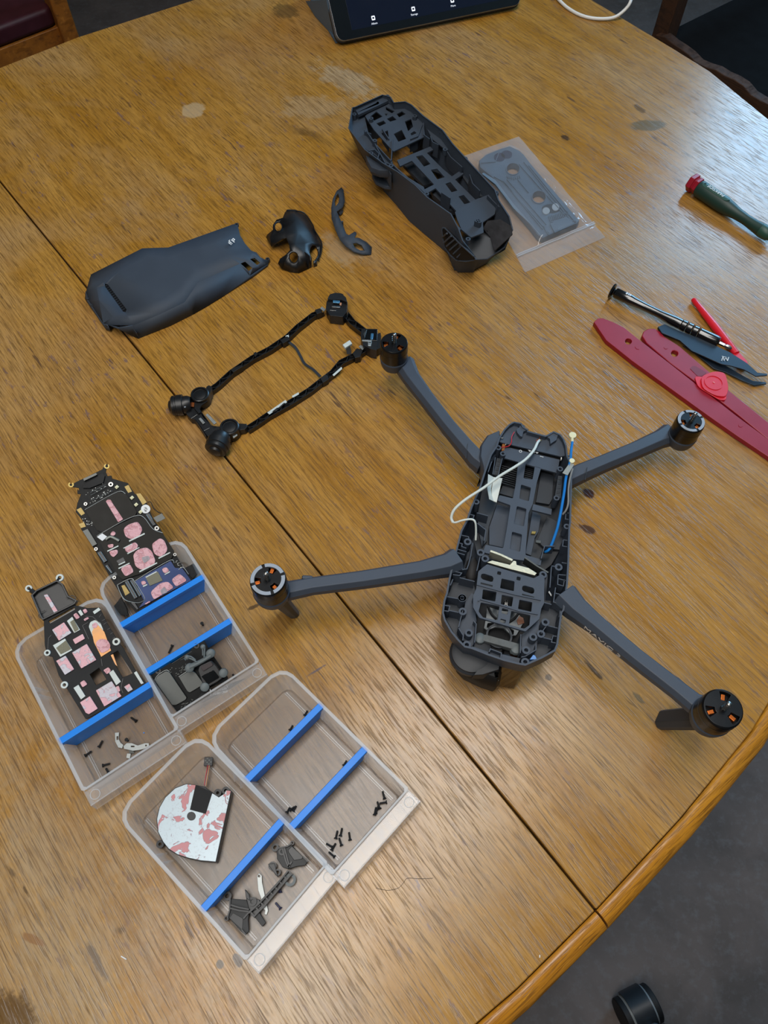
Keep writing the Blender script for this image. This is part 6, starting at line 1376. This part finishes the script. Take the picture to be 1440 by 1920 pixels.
k2 = pick('bright red rounded triangular pick lying on top, with a moulded ring', ((760, 1372), (850, 1335), (925, 1345), (948, 1450), (930, 1510), (860, 1500), (770, 1450)), .0085)
ct = fp_.w(*zq((848, 1412))[0], .0088).to_2d()
b = MB(); b.plate(circ(ct.x, ct.y, .0088, 28), .0083, .0091, [circ(ct.x, ct.y, .0078, 28)]); b.done('moulded_ring', redm, k2)
MB().box((ct.x, ct.y, .0087), (.0020, .0012, .0006)).done('moulded_mark', mat('pale_pink_mark', srgb(230, 120, 120), .4), k2)

# ================================================================ TABLET, CABLE
A1, B1 = P(634, 79, .0085), P(978, 8, .0085); xd = (B1-A1).normalized(); yh = Vector((-xd.y, xd.x, 0)); ta = math.radians(46)
yv = yh*math.cos(ta)+Vector((0, 0, 1))*math.sin(ta); nv_ = xd.cross(yv)
ft = Frame(A1, xd, nv_ if nv_.z > 0 else -nv_)
tb = thing('tablet', 'black tablet propped up on its folded cover, its screen dark with small white icons', 'tablet', ft)
W_, Hh = (B1-A1).length, .19
MB().plate(rr(0, 0, W_, Hh, .010, 5), -.0078, -.0004).done('case', mat('tablet_back', srgb(150, 156, 164), .35, metal=.6), tb, bev=.0008)
MB().plate(rr(-.0012, -.0012, W_+.0012, Hh, .011, 5), -.0100, -.0050).done('cover_back', mat('dark_cover', srgb(22, 26, 32), .5), tb, bev=.0008)
MB().plate(rr(.0006, .0006, W_-.0006, Hh-.0006, .0096, 5), -.0004, .0002).done('bezel', gloss, tb)
scr = mat('screen_dark', srgb(8, 12, 26), .12, emis=(srgb(14, 20, 36), .5)); scr2 = mat('screen_panel', srgb(34, 42, 54), .15, emis=(srgb(48, 58, 72), .7)); ico = mat('screen_icon', srgb(230, 235, 245), .3, emis=(srgb(200, 210, 225), .9))
MB().plate([(.022, .010), (W_-.022, .010), (W_-.022, Hh-.01), (.022, Hh-.01)], .0002, .0003).done('screen', scr, tb)
MB().plate([(.028, .048), (W_-.028, .048), (W_-.028, Hh-.012), (.028, Hh-.012)], .0003, .0004).done('screen_panel', scr2, tb)
for i, (px_, py_) in enumerate(((700, 34), (775, 17), (848, 1))):
    c_ = ft.q(px_, py_, .0005)
    b = MB(); b.plate(rr(c_.x-.0024, c_.y-.0024, c_.x+.0024, c_.y+.0028, .0008, 3), .0004, .0005, [rr(c_.x-.0013, c_.y-.0008, c_.x+.0013, c_.y+.0014, .0005, 3)]); b.done('screen_icon', ico, tb)
    txt(('Album', 'Storage', 'Mission')[0] if i == 0 else 'Storage' if i == 1 else 'More',   .0032, 'screen_text', ico, tb, (c_.x, c_.y-.0062, .0004), (0, 0, 0), ext=.00003)
cf = [P(612, 0, .03), P(576, 0, .0), P(578, 12, .0), P(600, 42, .0), P(622, 66, .0)]
a0 = P(622, 67, .0006); a1 = P(574, 0, .0006); back = yh
q = [ft.Mi @ p for p in (P(622, 67, .0006), P(578, 8, .0006), P(578, 8, .0006)+Vector((.02, .08, .0)), P(604, 10, .05), P(614, 40, .028))]
q = [ft.Mi @ p for p in (P(625, 68, .0008), P(590, 30, .0008), P(573, 2, .0008), P(573, -60, .0008), P(600, -60, .06), P(612, 0, .045))]
b = MB(); b.loft([[q[0], q[1], q[2], q[5]], [p+Vector((.0025, 0, -.001)) for p in (q[0], q[1], q[2], q[5])]]); b.done('cover_flap', fabricb, tb)
prp = [ft.Mi @ v for v in (A1+yh*.135+Vector((0, 0, -.007)), B1+yh*.135+Vector((0, 0, -.007)), B1+yv*.17-nv_*.006*(1 if nv_.z > 0 else -1), A1+yv*.17-nv_*.006*(1 if nv_.z > 0 else -1))]
b = MB(); b.loft([prp, [p+Vector((0, .003, -.001)) for p in prp]]); b.done('cover_stand', fabricb, tb)
dz_ = Vector((0, 0, -.0080)); prp = [ft.Mi @ v for v in (A1+yh*.012+dz_, B1+yh*.012+dz_, B1+yh*.135+dz_, A1+yh*.135+dz_)]
b = MB(); b.loft([[p+ft.Mi.to_3x3() @ Vector((0, 0, .0026)) for p in prp], prp]); b.done('cover_base', fabricb, tb)
fw_ = Frame(P(1100, 20, 0), (1, 0, 0))
wc = MB(); wc.tube([fw_.w(*q, z) for q, z in (((1020, -30), .0024), ((1048, 0), .0024), ((1066, 16), .0024), ((1090, 29), .0024), ((1118, 35), .0024), ((1150, 33), .0040), ((1172, 18), .012), ((1183, 0), .020), ((1186, -30), .022), ((1170, -60), .020))], .0021, 10, 6)
o_ = wc.done('charging_cable', white, None); o_.matrix_world = fw_.M; props(o_, 'white cable looping over the far edge of the table beside the tablet', 'cable')

# ================================================================ CHAIRS, SWIVEL CHAIR CASTOR
def chair(label, o_, xa_, seatm, wm, wavy=False, backh=.95, ds=1, sh=.478):
    """o_: floor position of the corner post, x axis along the front rail"""
    f = Frame(Vector((o_.x, o_.y, 0)), xa_); t = thing('wooden_chair', label, 'chair', f)
    W, D = .44, .42*ds
    for i, (x, y) in enumerate(((0, 0), (W, 0), (0, D), (W, D))):
        tall = backh if x == 0 else .44
        MB().box((x, y, tall/2), (.036, .036, tall)).done('leg', wm, t, bev=.003)
    if wavy:
        pts = [(W*k/20, .470+.004*math.sin(k*.9)+.002*math.sin(k*2.1)) for k in range(21)]
        b = MB(); b.plate(pts+[(W, .425), (0, .425)], -.011, .011); o = b.done('rail', wm, t, bev=.002); o.rotation_euler = (math.pi/2, 0, 0); o.location = (0, -.02*ds, 0)
    else: MB().box((W/2, 0, .410), (W-.03, .022, .058)).done('rail', wm, t, bev=.002)
    MB().box((W/2, D, .410), (W-.03, .022, .05)).done('rail', wm, t, bev=.002); MB().box((0, D/2, .410), (.022, .39, .05)).done('rail', wm, t, bev=.002); MB().box((W, D/2, .410), (.022, .39, .05)).done('rail', wm, t, bev=.002)
    if backh > .6:
        for z_ in (.60, .78, .93)[:1 if backh < .8 else 3]: MB().box((0, D/2, z_), (.020, .39, .055)).done('back_slat', wm, t, bev=.002)
    y0, y1 = sorted((-.010*ds, D+.02*ds))
    MB().plate(rr(.012 if ds < 0 else -.012, y0+(.012 if ds < 0 else 0), W+.015, y1, .02), .440, sh).done('seat', seatm, t, bev=.010, seg=3)
    return t
w2 = wood('chair_oak', srgb(150, 88, 28), srgb(100, 54, 16), srgb(166, 104, 40), rough=.4, streak=.5)
w3 = wood('chair_shaded_wood', srgb(64, 36, 16), srgb(38, 20, 10), srgb(78, 48, 24), rough=.85, streak=.5)  # dark wood tone also paints in the shade by the table
dcl = mat('shaded_seat_cloth', srgb(14, 13, 13), .95, spec=.1, bump=.4, bscale=600)  # near-black cloth, the same shade put into its colour
pa_ = P(118, 40, -.31); pl_ = P(20, 78, -.31)
chair('oak chair with a dark red seat pulled up to the far left table edge', pa_, (pl_-pa_), maroon, w2, backh=.58, ds=-1)
fc2 = P(1243, 74, -.30); fe2 = P(1440, 194, -.30)
chair('dark wooden chair with a wavy edged seat rail, by the bright corner of the table', fc2, fe2-fc2, dcl, w3, wavy=True, backh=.95, sh=.455)
# swivel chair: only a castor of it shows
pc0 = P(1203, 1896, -TZ+.045)
fcs = Frame(Vector((pc0.x, pc0.y, 0)), P(1230, 1960, -TZ)-P(1170, 1835, -TZ))
fcs.M = fcs.M @ Matrix.Scale(.88, 4)
sw = thing('swivel_chair', 'black twin wheel castor of a swivel chair on the dark floor', 'chair', fcs)
rimg = mat('castor_grey', srgb(104, 112, 116), .4)
cs_ = bpy.data.objects.new('castor', None); C.objects.link(cs_); cs_.parent = sw
for s in (-1, 1):
    MB().cyl((0, s*.024-.006, .030), .030, .012, (0, 1, 0), 36).done('wheel', matblack, cs_, bev=.002)
    MB().ring((0, s*.0178-.0025, .030), .0305, .0255, .005, 36, (0, 1, 0)).done('wheel_rim', rimg, cs_)
b = MB(); rg = []
for a in range(0, 181, 15):
    t = math.radians(a); rg.append([(-.034*math.cos(t)*(1.0), -.0170, .030+.034*math.sin(t)), (-.034*math.cos(t), .0170, .030+.034*math.sin(t)), (-.030*math.cos(t), .0170, .030+.030*math.sin(t)), (-.030*math.cos(t), -.0170, .030+.030*math.sin(t))])
b.loft(rg).done('hood', mat('castor_black', srgb(24, 29, 34), .38), cs_, smooth=50)
MB().ring((.038, 0, .046), .021, .011, .012, 30).done('stem_collar', mat('castor_black', (0, 0, 0)), cs_, bev=.002)
MB().lathe((.038, 0, .050), [(.011, 0), (.011, .020), (.017, .022), (.017, .030), (.012, .036), (.003, .038)], seg=28).done('stem_cap', steel, cs_)
b = MB(); b.loft([[(x, y*wd, z) for y, z in ((-1, z0), (1, z0), (1, z1), (-1, z1))] for x, wd, z0, z1 in ((.020, .018, .086, .108), (.30, .032, .098, .140))]); b.done('base_arm', matblack, sw, bev=.004)
MB().cyl((.32, 0, .02), .04, .40, seg=24).done('gas_column', matblack, sw)
for k in range(4):
    a = 2*math.pi*(k+1)/5+math.pi; d = Vector((math.cos(a), math.sin(a), 0)); o0 = Vector((.32, 0, 0)); s_ = Vector((-d.y, d.x, 0))
    b = MB(); b.loft([[o0+d*x+s_*y*wd+Vector((0, 0, z)) for y, z in ((-1, z0), (1, z0), (1, z1), (-1, z1))] for x, wd, z0, z1 in ((.02, .032, .098, .14), (.30, .018, .086, .108))]); b.done('base_arm', matblack, sw, bev=.004)
    c3 = bpy.data.objects.new('castor', None); C.objects.link(c3); c3.parent = sw; c3.location = o0+d*.30
    for s in (-1, 1): MB().cyl((0, s*.018-.006, .030), .030, .012, (0, 1, 0), 28).done('wheel', matblack, c3, bev=.002)
    MB().cyl((0, 0, .03), .008, .06, seg=12).done('stem', steel, c3)
MB().plate(rr(.09, -.23, .55, .23, .08), .42, .48).done('seat', matblack, sw, bev=.02, seg=3)
# small scraps on the table
fz = Frame(Vector((0, 0, TZ)), (1, 0, 0))
for (x, y, dx, dy, lab) in ((1012, 1793, 0, 2.5, 'tiny white plastic fragment on the wood near the table edge'), (232, 1796, 5, 3, 'short white thread lying on the wood at the near left')):
    b = MB(); b.tube([fz.w(x-dx, y-dy, .0006), fz.w(x+dx, y+dy, .0006)], .0004, 6, 1); o_ = b.done('white_scrap', white, None); o_.matrix_world = fz.M; props(o_, lab, 'scrap')
b = MB(); b.tube([fz.w(x, y, .0004) for x, y in Z(640, 1580, 3)((195, 255), (260, 268), (320, 255), (350, 225), (372, 200), (440, 203), (515, 200))], .00012, 5, 5); o_ = b.done('hair', matblack, None); o_.matrix_world = fz.M; props(o_, 'single dark hair curling on the wood below the screw bin', 'hair')
